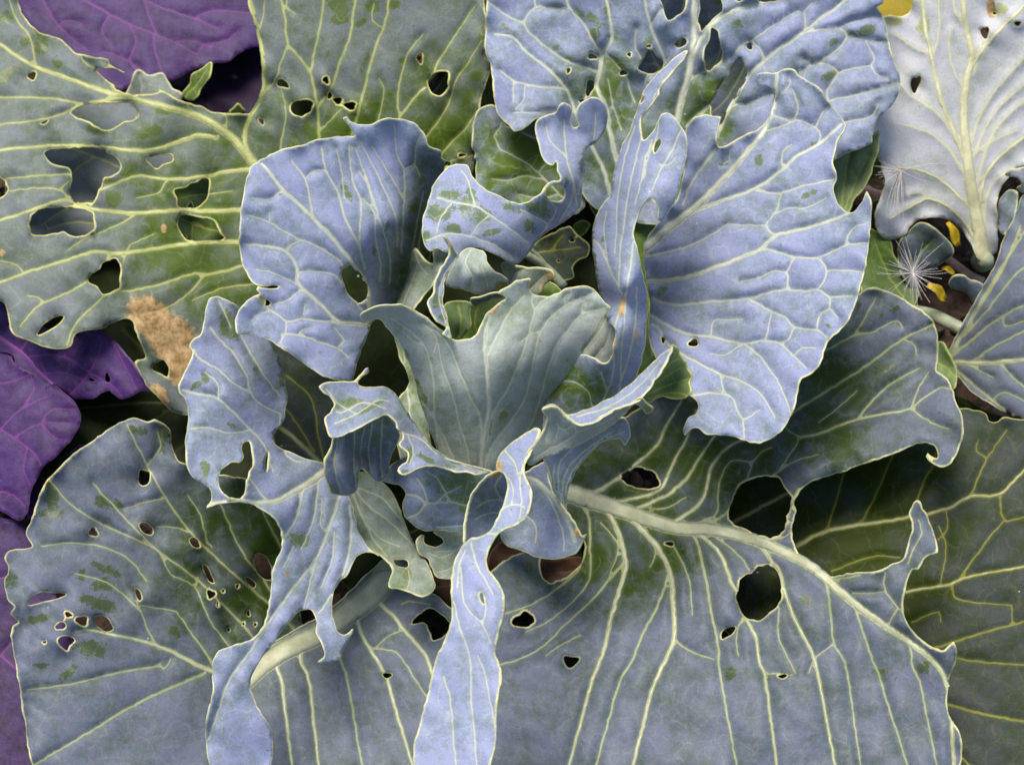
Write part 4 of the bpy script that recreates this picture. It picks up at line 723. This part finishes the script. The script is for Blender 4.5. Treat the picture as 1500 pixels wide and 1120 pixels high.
# ---- twisted upright leaf right of the heart
leaf(main, "896,438 884,455 868,485 850,512 842,522 860,530 890,545 905,520 905,480 902,450", "896,440,18.5 845,520,16.5 895,535,16 885,480,18", 'head', 0.8, ruffle=0.1, grid=4, veins=[("893,460 875,490 850,520", 2.5, 1.5), ("895,480 888,505 870,525", 2.5, 1.5)])
leaf(main, "1007,74 1000,88 988,104 977,115 968,129 964,142 948,161 939,171 938,186 943,205 953,196 961,185 967,170 977,166 986,170 993,177 1003,193 1007,214 1005,235 1001,255 993,281 984,303 970,325 963,322 964,307 960,295 955,290 946,294 938,308 931,325 928,345 934,365 943,404 948,441 946,495 940,530 928,560 905,595 880,625 830,650 800,650 797,610 803,580 818,555 832,535 845,521 856,519 872,525 884,533 892,530 897,522 898,505 900,482 890,470 884,450 878,430 873,402 868,372 868,345 873,318 882,300 894,282 899,250 908,218 920,195 932,165 940,138 955,115 980,92",
     "1007,74,29 943,205,26 967,170,28 1005,210,28 968,324,25.5 946,294,26.5 899,250,22 870,345,19.5 884,450,19 928,345,25.5 918,420,25 905,470,24 898,520,22.5 946,441,20 930,550,18 845,522,19.5 800,620,15 860,590,17.5 920,260,25 940,140,26.5", 'blue', 0.90, ruffle=0.12, pucker=0.16, wave=0.12, grid=4.2,
     holes=["957,220 960,208 967,202 969,208 964,218 959,224", (941, 146, 2.5, 5, 25)], dry=[(911, 450, 4, 18, 12), (932, 490, 3, 10), (900, 500, 3, 10)], rub=[(932, 470, 3, 5), (868, 380, 5, 12), (885, 350, 6, 5)], shade_grn=[(840, 570, 50, 40)],
     veins=[("1000,88 975,115 955,150 945,182 935,220 925,260 915,320 908,380 907,420", 3, 2.5), ("930,185 915,230 905,290 903,340 900,370", 3, 2), ("998,190 985,220 970,245 955,278", 3, 2), ("955,205 945,235 938,270 930,300", 3, 2), ("870,352 879,361 895,398 911,430", 3.5, 2.5), ("946,294 936,314 929,335 927,360 924,385 920,410 917,430 908,455 901,478 899,505 896,524", 3.5, 4), ("933,420 931,470 922,520 905,575", 3, 2.5), ("917,440 914,480 910,520 908,570", 2.5, 2), ("900,520 895,560 870,610", 2.5, 2), ("880,545 888,570 880,600", 2.5, 1.5), ("825,558 845,560 862,575 868,595", 3, 2), ("965,180 962,200 950,230 944,260", 2, 1.5), ("965,240 980,242 990,230", 2, 1.5), ("888,310 885,340 890,380", 2, 1.5)])

# ---- right blue leaf
leaf(main, "1000,215 1002,198 1008,182 1019,172 1033,168 1045,170 1056,171 1054,185 1050,200 1049,206 1052,216 1064,214 1080,204 1096,197 1112,189 1124,176 1131,160 1134,142 1131,130 1120,125 1114,126 1108,119 1108,110 1120,105 1135,106 1150,101 1163,102 1170,110 1182,118 1198,128 1210,145 1228,165 1237,176 1238,190 1228,204 1222,222 1220,240 1226,257 1222,275 1225,292 1235,307 1247,312 1256,303 1262,294 1270,280 1276,306 1274,340 1269,385 1261,418 1250,452 1232,483 1213,498 1202,530 1190,545 1172,556 1167,580 1161,605 1146,630 1126,643 1105,648 1082,642 1060,638 1035,636 1022,627 1012,629 1003,639 1000,630 1008,612 1020,605 1022,592 1012,580 990,572 970,545 953,505 950,465 952,442 946,410 943,375 948,350 958,335 975,315 994,285 1002,250",
     "946,390,14.5 952,470,14 1003,200,22.5 1050,210,23 1163,103,26.5 1108,112,25 1237,185,26 1240,312,25.5 1270,290,26.5 1265,400,25.5 1200,535,23.5 1100,645,20.5 1005,620,19 960,530,15 1080,400,20.8 1150,300,23.5 1020,320,19 1080,540,19.6", 'blue', 0.88, ruffle=0.28, pucker=0.34, grid=5,
     holes=[(1015, 502, 7, 5.5), (971, 498, 2.5, 5, -15)], rub=[(1185, 285, 14, 5, -25), (970, 425, 8, 10, 40), (1120, 472, 5, 2.5, 30), (1192, 212, 6, 3), (1112, 235, 8, 12), (1192, 280, 8, 3), (1060, 240, 8, 4), (1215, 478, 8, 3, 30), (1145, 265, 4, 8)],
     veins=[("944,366 960,350 980,333 1021,301 1050,272 1071,250 1095,222 1118,193 1130,170 1136,145 1138,108", 15, 5, 1), ("1005,315 1018,309 1061,293 1104,277 1141,253 1166,230 1198,212 1215,198 1233,182", 6, 3.5), ("1104,277 1120,281 1141,283 1180,272 1221,263", 3.5, 2.5), ("948,412 980,410 1007,405 1061,387 1090,375 1114,365 1138,344 1165,338 1195,330 1243,313", 6.5, 4), ("1138,344 1128,340 1122,330 1133,314 1140,300 1144,287", 3.5, 2.5), ("1133,314 1155,305 1180,305 1210,290", 2.5, 2),
            ("1115,365 1125,365 1157,375 1180,378 1197,377 1220,368 1238,360 1267,356", 4, 3), ("1197,377 1208,388 1211,397 1207,412 1200,421", 3, 2.5), ("1211,397 1235,396 1262,398", 2.5, 2), ("1238,360 1243,345 1255,330 1268,328", 2.5, 2), ("950,432 964,440 994,447 1034,442 1088,438 1120,430 1152,424 1180,426 1197,424 1216,435 1235,434 1255,434", 5, 3), ("948,458 964,468 1002,487 1045,494 1088,503 1120,499 1141,502 1163,521 1181,539", 5.5, 3), ("1100,440 1109,444 1130,456 1150,465 1163,478 1180,482 1197,483 1211,494", 4, 2.5),
            ("1197,483 1200,462 1215,451 1216,435", 3, 2.5), ("1163,480 1155,497 1141,502", 3, 2.5), ("1215,451 1228,466", 2, 1.5), ("1093,505 1114,523 1130,545 1140,560 1154,592 1158,610", 3.5, 2), ("955,475 964,480 980,505 1013,526 1055,547 1090,560 1116,579 1135,611", 4.5, 2), ("946,376 980,368 1002,363 1034,349 1066,328", 4, 2), ("1066,328 1100,330 1122,330", 2, 1.5), ("1152,424 1154,405 1153,398 1163,379", 3, 2), ("1153,398 1130,398 1110,408 1085,412", 2, 1.5), ("1009,580 1025,577 1041,575 1071,581 1080,600 1089,614 1113,600", 3.5, 2), ("1089,614 1090,640", 2, 1.5),
            ("1042,494 1045,470 1065,468 1088,468", 2.5, 2), ("1005,280 1030,240 1050,215", 3, 2), ("1000,300 1015,265 1045,225", 3, 2), ("1135,170 1160,176 1169,160 1166,145 1160,130", 3, 2), ("1169,176 1180,180 1195,187 1202,200 1195,215", 3, 2), ("1195,187 1205,165 1215,155", 2.5, 2), ("1122,192 1145,185 1169,175", 3, 2), ("1155,110 1158,120 1150,133", 2, 1.5), ("1060,240 1068,235 1070,215", 2, 1.5), ("1145,240 1147,222 1160,212", 2, 1.5), ("1055,547 1060,570 1071,581", 2, 1.5), ("1088,503 1060,520 1040,518", 2, 1.5), ("1163,521 1175,510 1195,510", 2, 1.5), ("1120,499 1125,480 1130,458", 2, 1.5)])

# ---- lower right leaf with the long midrib
leaf(main, "1255,432 1268,424 1282,422 1298,426 1315,432 1335,445 1352,456 1366,470 1373,488 1375,508 1373,530 1372,544 1380,548 1388,555 1396,570 1400,588 1407,604 1411,630 1405,655 1397,672 1386,682 1376,683 1366,678 1357,668 1359,663 1366,670 1373,671 1374,664 1368,652 1356,648 1340,651 1322,658 1290,670 1250,685 1215,697 1185,708 1170,720 1162,735 1166,748 1162,765 1161,785 1168,808 1182,822 1197,832 1215,843 1228,843 1240,839 1265,838 1290,835 1305,826 1320,820 1327,812 1332,790 1337,770 1331,752 1335,742 1344,733 1352,745 1360,757 1368,780 1374,808 1362,812 1352,820 1344,834 1336,834 1328,852 1323,870 1322,890 1328,910 1342,930 1360,944 1380,953 1389,946 1397,941 1401,952 1398,975 1390,1000 1388,1040 1410,1090 1392,1160 1320,1225 1200,1260 1050,1265 900,1240 760,1200 665,1130 650,1000 660,920 690,870 712,842 735,824 752,813 770,806 785,793 803,790 812,793 814,802 806,809 796,812 792,820 792,832 797,846 806,853 814,849 822,849 838,838 850,826 856,800 845,780 815,760 790,735 785,705 810,685 860,650 930,600 1000,560 1100,520 1200,470",
     "835,722,6 1000,772,9.5 1130,795,12.5 1260,890,15 1400,950,16.5 1345,740,17.5 1265,425,16.8 1380,500,16.8 1408,630,17.3 1360,665,16 1200,695,14.5 1100,600,12.5 930,620,9 720,840,7.5 660,1000,7.5 900,900,8.5 1000,1000,11 1200,1000,13.5 1380,1100,15 850,840,6.5 1270,560,15", 'old', 0.76, edge=1.45, ruffle=0.30, pucker=0.36, grid=5.4,
     holes=["1068,745 1076,726 1084,710 1103,701 1127,698 1143,703 1151,715 1158,731 1151,764 1143,782 1130,788 1111,784 1089,773 1073,766", "1079,862 1088,846 1109,831 1129,827 1140,839 1146,865 1141,884 1129,897 1113,906 1096,904 1085,889", "1058,935 1058,926 1066,919 1076,919 1072,927 1064,932", (1146, 990, 6, 3), "750,909 761,898 771,893 782,902 782,912 766,918 754,916", "824,962 836,961 848,963 840,974 832,976", (981, 796, 6, 3), "911,699 921,689 939,686 958,694 967,710 958,715 934,715 918,707"],
     rub=[(1257, 450, 4, 14, 20), (1290, 460, 5, 8, 20), (1312, 452, 8, 6), (1300, 540, 14, 8, -30), (1285, 537, 6, 4), (1070, 985, 10, 12), (1180, 880, 8, 10), (1352, 975, 12, 10, 60), (1290, 985, 14, 10), (775, 830, 8, 10), (1362, 478, 10, 8, -40), (1120, 990, 12, 8)], shade_grn=[(1060, 640, 180, 80), (1220, 600, 80, 90), (960, 690, 140, 80), (900, 800, 120, 80)],
     veins=[("790,712 828,720 850,727 880,737 920,750 960,764 1000,773 1040,775 1075,781 1110,792 1150,808 1190,830 1225,860 1260,890 1300,918 1335,942 1370,970 1390,1010 1395,1080", 30, 5, 1), ("872,737 888,747 904,774 915,814 917,830 895,904 884,954 868,995 850,1060", 8, 3.5), ("912,748 923,758 950,785 969,809 982,841 986,880 987,936 970,976 955,1010 940,1070", 9, 3.5), ("978,845 962,890 943,925 924,970 908,997 890,1060", 4, 3), ("987,936 1010,952 1045,965", 3, 2), ("1010,778 1020,790 1030,828 1036,857 1042,897 1051,939 1055,987 1068,1060", 5, 3),
            ("1022,782 1033,788 1057,814 1070,850 1079,866 1093,904 1108,936 1112,968 1120,987 1130,1060", 6, 3), ("1120,987 1140,986 1160,988", 2.5, 2), ("1117,802 1129,820 1141,835 1148,860 1151,871 1167,913 1183,942 1196,977 1210,1050", 6, 3.5), ("1206,845 1212,862 1217,900 1222,942 1238,971 1250,1050", 4, 2.5), ("1250,885 1257,903 1273,952 1289,994 1310,1060", 4, 2.5), ("1330,938 1335,955 1336,974 1347,997 1360,1060", 3.5, 2.5), ("912,826 868,877 828,914 798,944 760,965 720,975", 4, 2.5), ("850,735 863,760 864,800 865,842 849,871 804,909 770,925", 4.5, 2), ("850,830 844,838 814,863 771,888 740,898", 4.5, 2),
            ("866,725 905,700 931,680 963,651 974,627 996,589 1005,560", 7, 3), ("895,735 940,727 966,717 974,705 988,675 1006,640 1020,600", 6, 3), ("930,745 960,733 980,723 1004,702 1022,675 1046,640 1065,620", 6, 3.5), ("985,767 1004,753 1025,737 1036,710 1041,686 1057,662 1079,648 1110,640", 6, 3.5), ("1020,768 1033,761 1049,753 1052,721 1055,702 1071,675 1103,675 1115,662 1130,655", 3.5, 2), ("1035,768 1055,758 1068,745 1078,722", 4, 4), ("1095,700 1100,685 1103,675", 2.5, 2), ("1132,696 1140,690 1156,667 1170,641 1155,630 1145,618", 3, 2), ("1135,694 1165,675 1200,665", 2.5, 1.5),
            ("1170,641 1199,635 1256,614 1294,606 1334,598 1350,585 1382,566 1396,572", 5, 3), ("1256,614 1275,590 1299,566 1320,553 1347,539", 3.5, 2.5), ("1334,598 1352,610 1371,622 1390,628", 3, 2), ("1335,598 1344,572 1360,545", 2.5, 1.5), ("1140,620 1170,598 1200,580 1264,539 1300,512 1323,496 1345,485 1366,475", 5, 3), ("1323,496 1340,505 1342,520", 2.5, 1.5), ("1130,570 1165,545 1200,520 1251,491 1275,487 1294,478 1315,470 1322,480", 4.5, 2.5), ("1251,491 1270,460 1283,435", 3, 2), ("1200,618 1230,595 1255,572", 2.5, 1.5),
            ("1145,780 1153,762 1160,735 1170,715", 4, 4), ("1130,790 1150,785 1168,770", 3, 2), ("1170,722 1200,705 1250,688 1290,672", 3.5, 2.5), ("1205,845 1225,848 1260,842", 3, 3), ("1297,838 1296,862 1315,888 1330,905", 2.5, 1.5), ("1315,890 1303,912", 2.5, 2), ("1330,825 1340,800 1350,780 1345,760", 2.5, 1.5), ("1250,868 1280,868 1296,866", 2, 1), ("1222,942 1195,962 1185,985", 2, 1.5), ("1141,890 1140,930 1155,965 1165,985", 3, 2), ("1040,780 1055,790 1085,815 1098,835", 3, 2), ("957,795 960,810 952,830", 3, 2), ("940,740 965,745 985,740 1005,728", 4, 2), ("880,765 905,800 890,850", 2, 1), ("987,800 1000,825 1010,850 1014,900", 3, 2), ("850,930 820,945 800,960", 2.5, 1.5), ("1090,900 1078,930 1082,960", 2.5, 1.5)])

# ---- front leaf: inner cup, hanging flap, standing band, rolled wing
leaf(main, "738,700 770,690 800,676 810,690 812,715 826,742 840,762 852,784 858,781 856,790 850,802 842,810 826,816 806,819 785,815 760,806 742,798 730,780 726,740", "738,710,13.5 800,680,17.5 826,742,17.5 852,795,16.5 806,818,14.5 745,795,11 775,755,12.5", 'blue', 0.72, ruffle=0.08, pucker=0.1, wave=0.08, grid=3.8, ribw=4.5, dry=[(846, 780, 4, 10, -30)],
     holes=["803,692 812,696 818,708 826,724 833,744 828,743 818,731 810,718"], veins=[("772,700 790,708 805,722 820,742 832,765 842,792", 9, 6), ("768,755 780,762 786,778 784,795", 3, 2), ("800,720 812,745 825,780 826,806", 3, 2)])
leaf(main, "798,668 820,656 850,644 880,628 905,612 915,612 921,622 923,636 919,648 914,653 910,645 897,644 884,648 870,660 852,680 840,698 833,715 830,735 834,762 822,742 812,722 806,700", "800,668,20.5 910,615,21 918,650,18 832,750,16.5 850,680,17.5 820,700,18.5", 'blue', 0.72, ruffle=0.08, pucker=0.12, wave=0.08, grid=3.8, veins=[("822,735 818,705 822,675 840,655", 2.5, 1.5), ("826,745 824,710 836,680 870,650 900,630", 2.5, 1.5), ("830,745 830,712 850,675 885,645 915,632", 2.5, 1.5), ("815,725 811,700 812,680", 2.5, 2)])
leaf(main, "795,601 802,612 797,626 790,640 778,655 768,670 776,681 795,673 820,663 846,653 870,639 895,623 915,607 931,593 940,599 946,607 953,604 957,598 950,592 938,583 928,589 915,594 898,601 877,614 858,621 846,620 836,614 826,606 815,598 804,597",
     "797,600,26.6 826,606,26.2 858,621,27 900,600,27 935,586,27 850,648,23.8 790,668,23.6 800,630,24.6 830,635,24.4 950,602,25.5 900,618,24.6", 'head', 0.95, edge=1.5, ruffle=0.06, pucker=0.12, wave=0.06, grid=3.6, rub=[(949, 598, 12, 10)], dry=[(935, 584, 4, 3)],
     veins=[("778,675 800,660 825,648 845,632 842,622 825,630 815,620", 3, 2), ("800,645 806,620 806,605", 2.5, 1.5), ("845,632 870,625 900,610", 2, 1.5), ("815,640 818,625", 2, 1.5)])
leaf(main, "795,597 803,592 813,592 822,599 831,607 850,602 878,590 905,576 930,555 950,536 967,521 980,510 986,506 984,515 972,538 958,557 950,569 938,584 928,590 915,595 898,602 877,615 858,622 846,621 836,615 826,607 815,599 804,598",
     "797,598,26.4 831,607,24.8 860,621,27 900,601,27 936,585,27 972,536,27.2 985,508,26.8 880,590,24.6 930,556,24.4 960,528,25", 'blue', 0.95, edge=1.3, ruffle=0.05, pucker=0.1, wave=0.05, grid=3.6, veins=[("845,610 880,600 915,582 945,556 968,528", 2.5, 1.5), ("880,600 900,597", 1.5, 1)])
leaf(main, "986,506 993,511 996,520 1005,530 1007,540 1013,548 1010,560 1013,572 1005,582 990,585 972,582 960,585 953,591 942,584 950,569 958,557 972,538 984,515",
     "986,508,26.6 1011,550,24.6 1005,580,24 955,588,23.5 950,570,26.4 972,538,26.8 980,560,23.2", 'green', 0.55, edge=1.5, ruffle=0.08, pucker=0.1, wave=0.05, grid=3.6, veins=[("948,578 975,565 1008,555", 2, 1.5), ("950,584 985,575 1005,578", 1.8, 1.2), ("958,562 985,545 1000,538", 1.8, 1.2), ("968,548 985,530 995,524", 1.8, 1.2)])
# inside of the standing fold, then the band itself
leaf(main, "684,802 680,775 684,745 692,722 706,704 722,692 738,690 752,700 752,725 742,752 724,782 704,795",
     "682,790,25.2 684,745,25 706,704,24.4 735,692,22.6 748,720,20.5 715,775,20.5 712,740,20", 'blue', 0.62, edge=1.6, ruffle=0.08, pucker=0.15, wave=0.06, grid=3.4, dry=[(722, 694, 12, 7)], veins=[("700,742 715,733 735,732 748,738", 3, 2), ("697,760 715,752 738,752", 3, 2), ("735,695 725,712 735,730", 4, 3)])
leaf(main, "620,1040 630,1000 638,965 652,935 660,905 660,870 660,850 665,822 674,803 683,792 688,788 702,785 715,779 726,763 735,743 741,720 742,705 737,693 726,688 731,666 745,650 765,636 784,625 792,628 788,642 780,656 773,672 768,690 775,706 779,722 778,740 772,757 755,770 738,776 728,785 719,802 714,818 716,833 730,850 739,873 738,900 730,928 726,955 732,975 735,995 728,1030 724,1100 694,1180 650,1200 616,1170 606,1100",
     "640,990,25 660,870,25.5 688,790,25.6 726,690,23.2 770,635,22.6 775,690,25.5 775,745,26.5 718,800,26.6 738,880,26.5 735,990,26.5 700,900,26.4 740,725,25.6 755,740,26.4 700,1120,25.5 750,700,25", 'blue', 0.95, edge=1.7, ruffle=0.16, pucker=0.14, wave=0.2, grid=4.0, holes=["703,868 706,868 709,878 709,885 705,880"], dry=[(729, 682, 9, 7)],
     veins=[("690,795 694,812 700,830 712,850 722,870", 3.5, 2), ("686,790 700,787 717,781 728,781", 4.5, 4), ("736,745 750,738 762,740 776,745", 3, 2), ("766,680 762,705 764,735 760,765", 2.5, 2), ("664,880 675,922 688,962 690,1020 695,1080", 3, 2.5), ("675,830 680,882 692,900 707,914 718,941", 2.5, 2), ("707,914 712,890 707,868", 2, 1.5), ("670,860 672,830 682,805", 2.5, 2), ("700,960 710,985 715,1010", 2, 1.5), ("740,660 755,680 760,700", 3, 2), ("650,990 660,1030 665,1090", 2.5, 2), ("745,700 752,720 748,740", 2, 1.5), ("716,822 717,834 729,850 737,874 736,900 729,928 725,955 731,977 733,1000", 4, 4), ("772,675 767,690 774,706 777,724 776,741 770,756 753,769 736,776 726,787 717,804 714,818", 3.5, 3.5)])
# ------------------------------------------------------------------ small things
def tube(name, path, rad, mat, parent=None, seg=8):
    P = np.asarray(path, float); k = len(P)
    rad = np.broadcast_to(np.asarray(rad, float), (k,))
    tg = np.gradient(P, axis=0); tg /= np.linalg.norm(tg, axis=1, keepdims=True)
    V, F = [], []
    for i in range(k):
        u = np.cross(tg[i], (0, 0.3, 1.0)); u /= np.linalg.norm(u); w = np.cross(tg[i], u)
        for j in range(seg):
            a = j / seg * 2 * math.pi
            V.append(P[i] + rad[i] * (math.cos(a) * u + math.sin(a) * w))
    for i in range(k - 1):
        for j in range(seg):
            F.append((i*seg+j, i*seg+(j+1) % seg, (i+1)*seg+(j+1) % seg, (i+1)*seg+j))
    F.append(list(range(seg))[::-1]); F.append([(k-1)*seg+j for j in range(seg)])
    if parent is not None: V = np.array(V) - BASES[parent.name]
    return mesh_obj(name, V, F, mat, None if parent is None else None) if parent is None else _child(name, V, F, mat, parent)

def _child(name, V, F, mat, parent):
    me = bpy.data.meshes.new(name); me.from_pydata(np.asarray(V).tolist(), [], [list(map(int, f)) for f in F])
    me.polygons.foreach_set('use_smooth', [True] * len(me.polygons)); me.materials.append(mat)
    return link(bpy.data.objects.new(name, me), parent)

stalk_m = plain_mat('stalk', (0.20, 0.24, 0.15), (0.38, 0.40, 0.27), 90, 0.5, 0.4, 0.001)
def wpath(s):
    q = spline(pts(s), 8.0, False); return to_world(q[:, :2], q[:, 2])
def stalk(parent, s, r0, r1):
    p = wpath(s); return tube('stalk', p, np.linspace(r0, r1, len(p)), stalk_m, parent, 10)
stalk(main, "745,690,0 742,640,6 738,560,10 735,500,14", 0.022, 0.030)
stalk(main, "745,700,2 780,715,4 830,722,6", 0.016, 0.010)
stalk(main, "735,680,2 600,560,3 470,380,5 405,280,9.8", 0.014, 0.006)
stalk(main, "766,370,15 800,392,13 826,420,12", 0.003, 0.004)
stalk(main, "770,362,14 790,380,12.5 812,410,11.5", 0.003, 0.003)
stalk(nebA, "1436,384,0 1442,384,3 1444,380,6.3", 0.010, 0.0065)
stalk(nebB, "1330,455,5 1366,462,6 1395,475,7 1425,490,7.5", 0.006, 0.005)
stalk(nebB, "1380,520,0 1385,522,4 1393,526,8", 0.008, 0.003)

# fallen yellow petals
pet_m = plain_mat('petal_yellow', (0.42, 0.26, 0.005), (0.66, 0.48, 0.015), 120, 0.5, 0.3, 0.001, (0.7, 0.5, 0.02))
def petal(x0, y0, h0, x1, y1, h1, wid, label):
    a, b = np.array(at(x0, y0, h0)), np.array(at(x1, y1, h1)); d = b - a; L = np.linalg.norm(d); d /= L
    s = np.cross(d, (0, 0, 1)); s /= np.linalg.norm(s); up = np.cross(s, d)
    V, F = [], []
    prof = [0.35, 0.45, 0.7, 0.95, 1.0, 0.75, 0.3]
    for i, p in enumerate(prof):
        t = i / (len(prof) - 1)
        for u in (-1, -0.5, 0, 0.5, 1):
            V.append(a + d * L * t + s * u * wid * p + up * (0.35 * wid * (u * u) + 0.0025 * math.sin(t * 5)))
    for i in range(len(prof) - 1):
        for j in range(4): F.append((i*5+j, i*5+j+1, (i+1)*5+j+1, (i+1)*5+j))
    o = mesh_obj('petal', V, F, pet_m); m = o.modifiers.new('thickness', 'SOLIDIFY'); m.thickness = 0.0006
    tag(o, label, 'petal', 'fallen yellow petals')
petal(1387, 326, 8, 1405, 360, 7, 0.0045, 'uppermost yellow petal on the soil beside the pale upright midrib')
petal(1379, 394, 6, 1399, 398, 6, 0.003, 'small curved yellow petal between the other two on the soil')
petal(1358, 418, 9, 1387, 438, 8, 0.0055, 'lowest and widest yellow petal beside the fluffy seed head')

# dandelion seeds
hair_m = plain_mat('seed_hair', (0.62, 0.56, 0.54), (0.80, 0.75, 0.72), 200, 0.5, 0.1, 0.0005)
core_m = plain_mat('seed_core', (0.35, 0.22, 0.16), (0.5, 0.36, 0.28), 300, 0.6, 0.2, 0.0005)
def seed(cx, cy, h, tips, label, core):
    c = np.array(at(cx, cy, h)); e = thing('dandelion_seed', tuple(c), label, 'seed', 'dandelion seeds caught on the leaves')
    V, F = [], []
    for (x, y, hh) in tips:
        b = np.array(at(x, y, hh)); n = 5; k0 = len(V)
        d = b - c; s = np.cross(d, (0, 0, 1)); s /= np.linalg.norm(s); up = np.cross(s, d); up /= np.linalg.norm(up)
        bow = random.uniform(-0.06, 0.06) * np.linalg.norm(d)
        for i in range(n):
            t = i / (n - 1); p = c + d * t + s * bow * math.sin(t * 3.1); r = 0.00022 * (1 - 0.5 * t)
            for a in (0, 2.09, 4.19): V.append(p + r * (math.cos(a) * s + math.sin(a) * up) - c)
        for i in range(n - 1):
            for j in range(3): F.append((k0+i*3+j, k0+i*3+(j+1) % 3, k0+(i+1)*3+(j+1) % 3, k0+(i+1)*3+j))
    _child('seed_hair', V, F, hair_m, e)
    p = wpath(core); o = tube('seed_body', p, np.linspace(0.0010, 0.0005, len(p)), core_m, e, 6)
random.seed(9)
tips = []
for i in range(46):
    a = random.uniform(0, 6.28); r = random.uniform(28, 56); tips.append((1337 + r * math.cos(a), 400 + r * math.sin(a) * 0.9, 12 + random.uniform(-2, 1.5)))
for i in range(34): tips.append((1337 + random.uniform(-16, 14), 400 + random.uniform(22, 40), 10.5 + random.uniform(-1, 1)))
tips += [(1382, 356, 13), (1326, 345, 13), (1312, 352, 13), (1352, 355, 13), (1286, 390, 12), (1380, 408, 12)]
seed(1337, 400, 12, tips, 'round starburst of a dandelion seed above the soil gap at right', "1337,400,12 1338,409,11.5 1339,416,11")
tips = []
for i in range(40): tips.append((1312 + random.uniform(-14, 16), 285 + random.uniform(5, 36), 12.5 + random.uniform(-1, 1.5)))
for i in range(16):
    a = random.uniform(2.2, 4.6); r = random.uniform(20, 45); tips.append((1320 + r * math.cos(a), 250 + r * math.sin(a) * 0.6, 14 + random.uniform(-1, 2)))
tips += [(1402, 240, 14.5), (1366, 268, 14), (1290, 245, 15), (1285, 253, 14), (1278, 243, 14)]
seed(1320, 250, 15, tips, 'drooping dandelion seed tuft hanging on the pale leaf edge at top right', "1320,250,15 1314,262,14.5 1308,274,14")

# dry stick, dead leaves on the soil
stick_m = plain_mat('dry_stick', (0.40, 0.24, 0.17), (0.62, 0.42, 0.32), 150, 0.7, 0.6, 0.001)
o = tube('stick', wpath("1255,270,2 1275,285,2.2 1300,292,2 1340,312,1.6"), [0.006] * len(wpath("1255,270,2 1275,285,2.2 1300,292,2 1340,312,1.6")), stick_m)
tag(o, 'pinkish dry stick lying on the soil under the dandelion tuft', 'stick')
o = tube('stick', wpath("1380,372,1 1400,388,1.4 1420,402,1.2 1440,412,1"), 0.0035, stick_m)
tag(o, 'thin dry twig on the soil below the thick white midrib', 'stick')
lit = thing('dead_leaf', at(700, 880, 0.5), 'reddish brown dead leaf under the front curled cabbage leaf', 'dead leaf')
leaf(lit, "635,835 665,842 700,850 725,800 760,790 800,820 852,815 858,850 840,870 780,880 700,900 650,890", "640,850,3.6 740,800,3.8 850,830,4.4 700,890,3.4", 'brown', 0.6, veins=[("640,860 740,845 850,835", 3, 2), ("740,845 770,815", 2, 1)])
for o in list(bpy.data.objects):
    if '_b' in o: del o['_b']
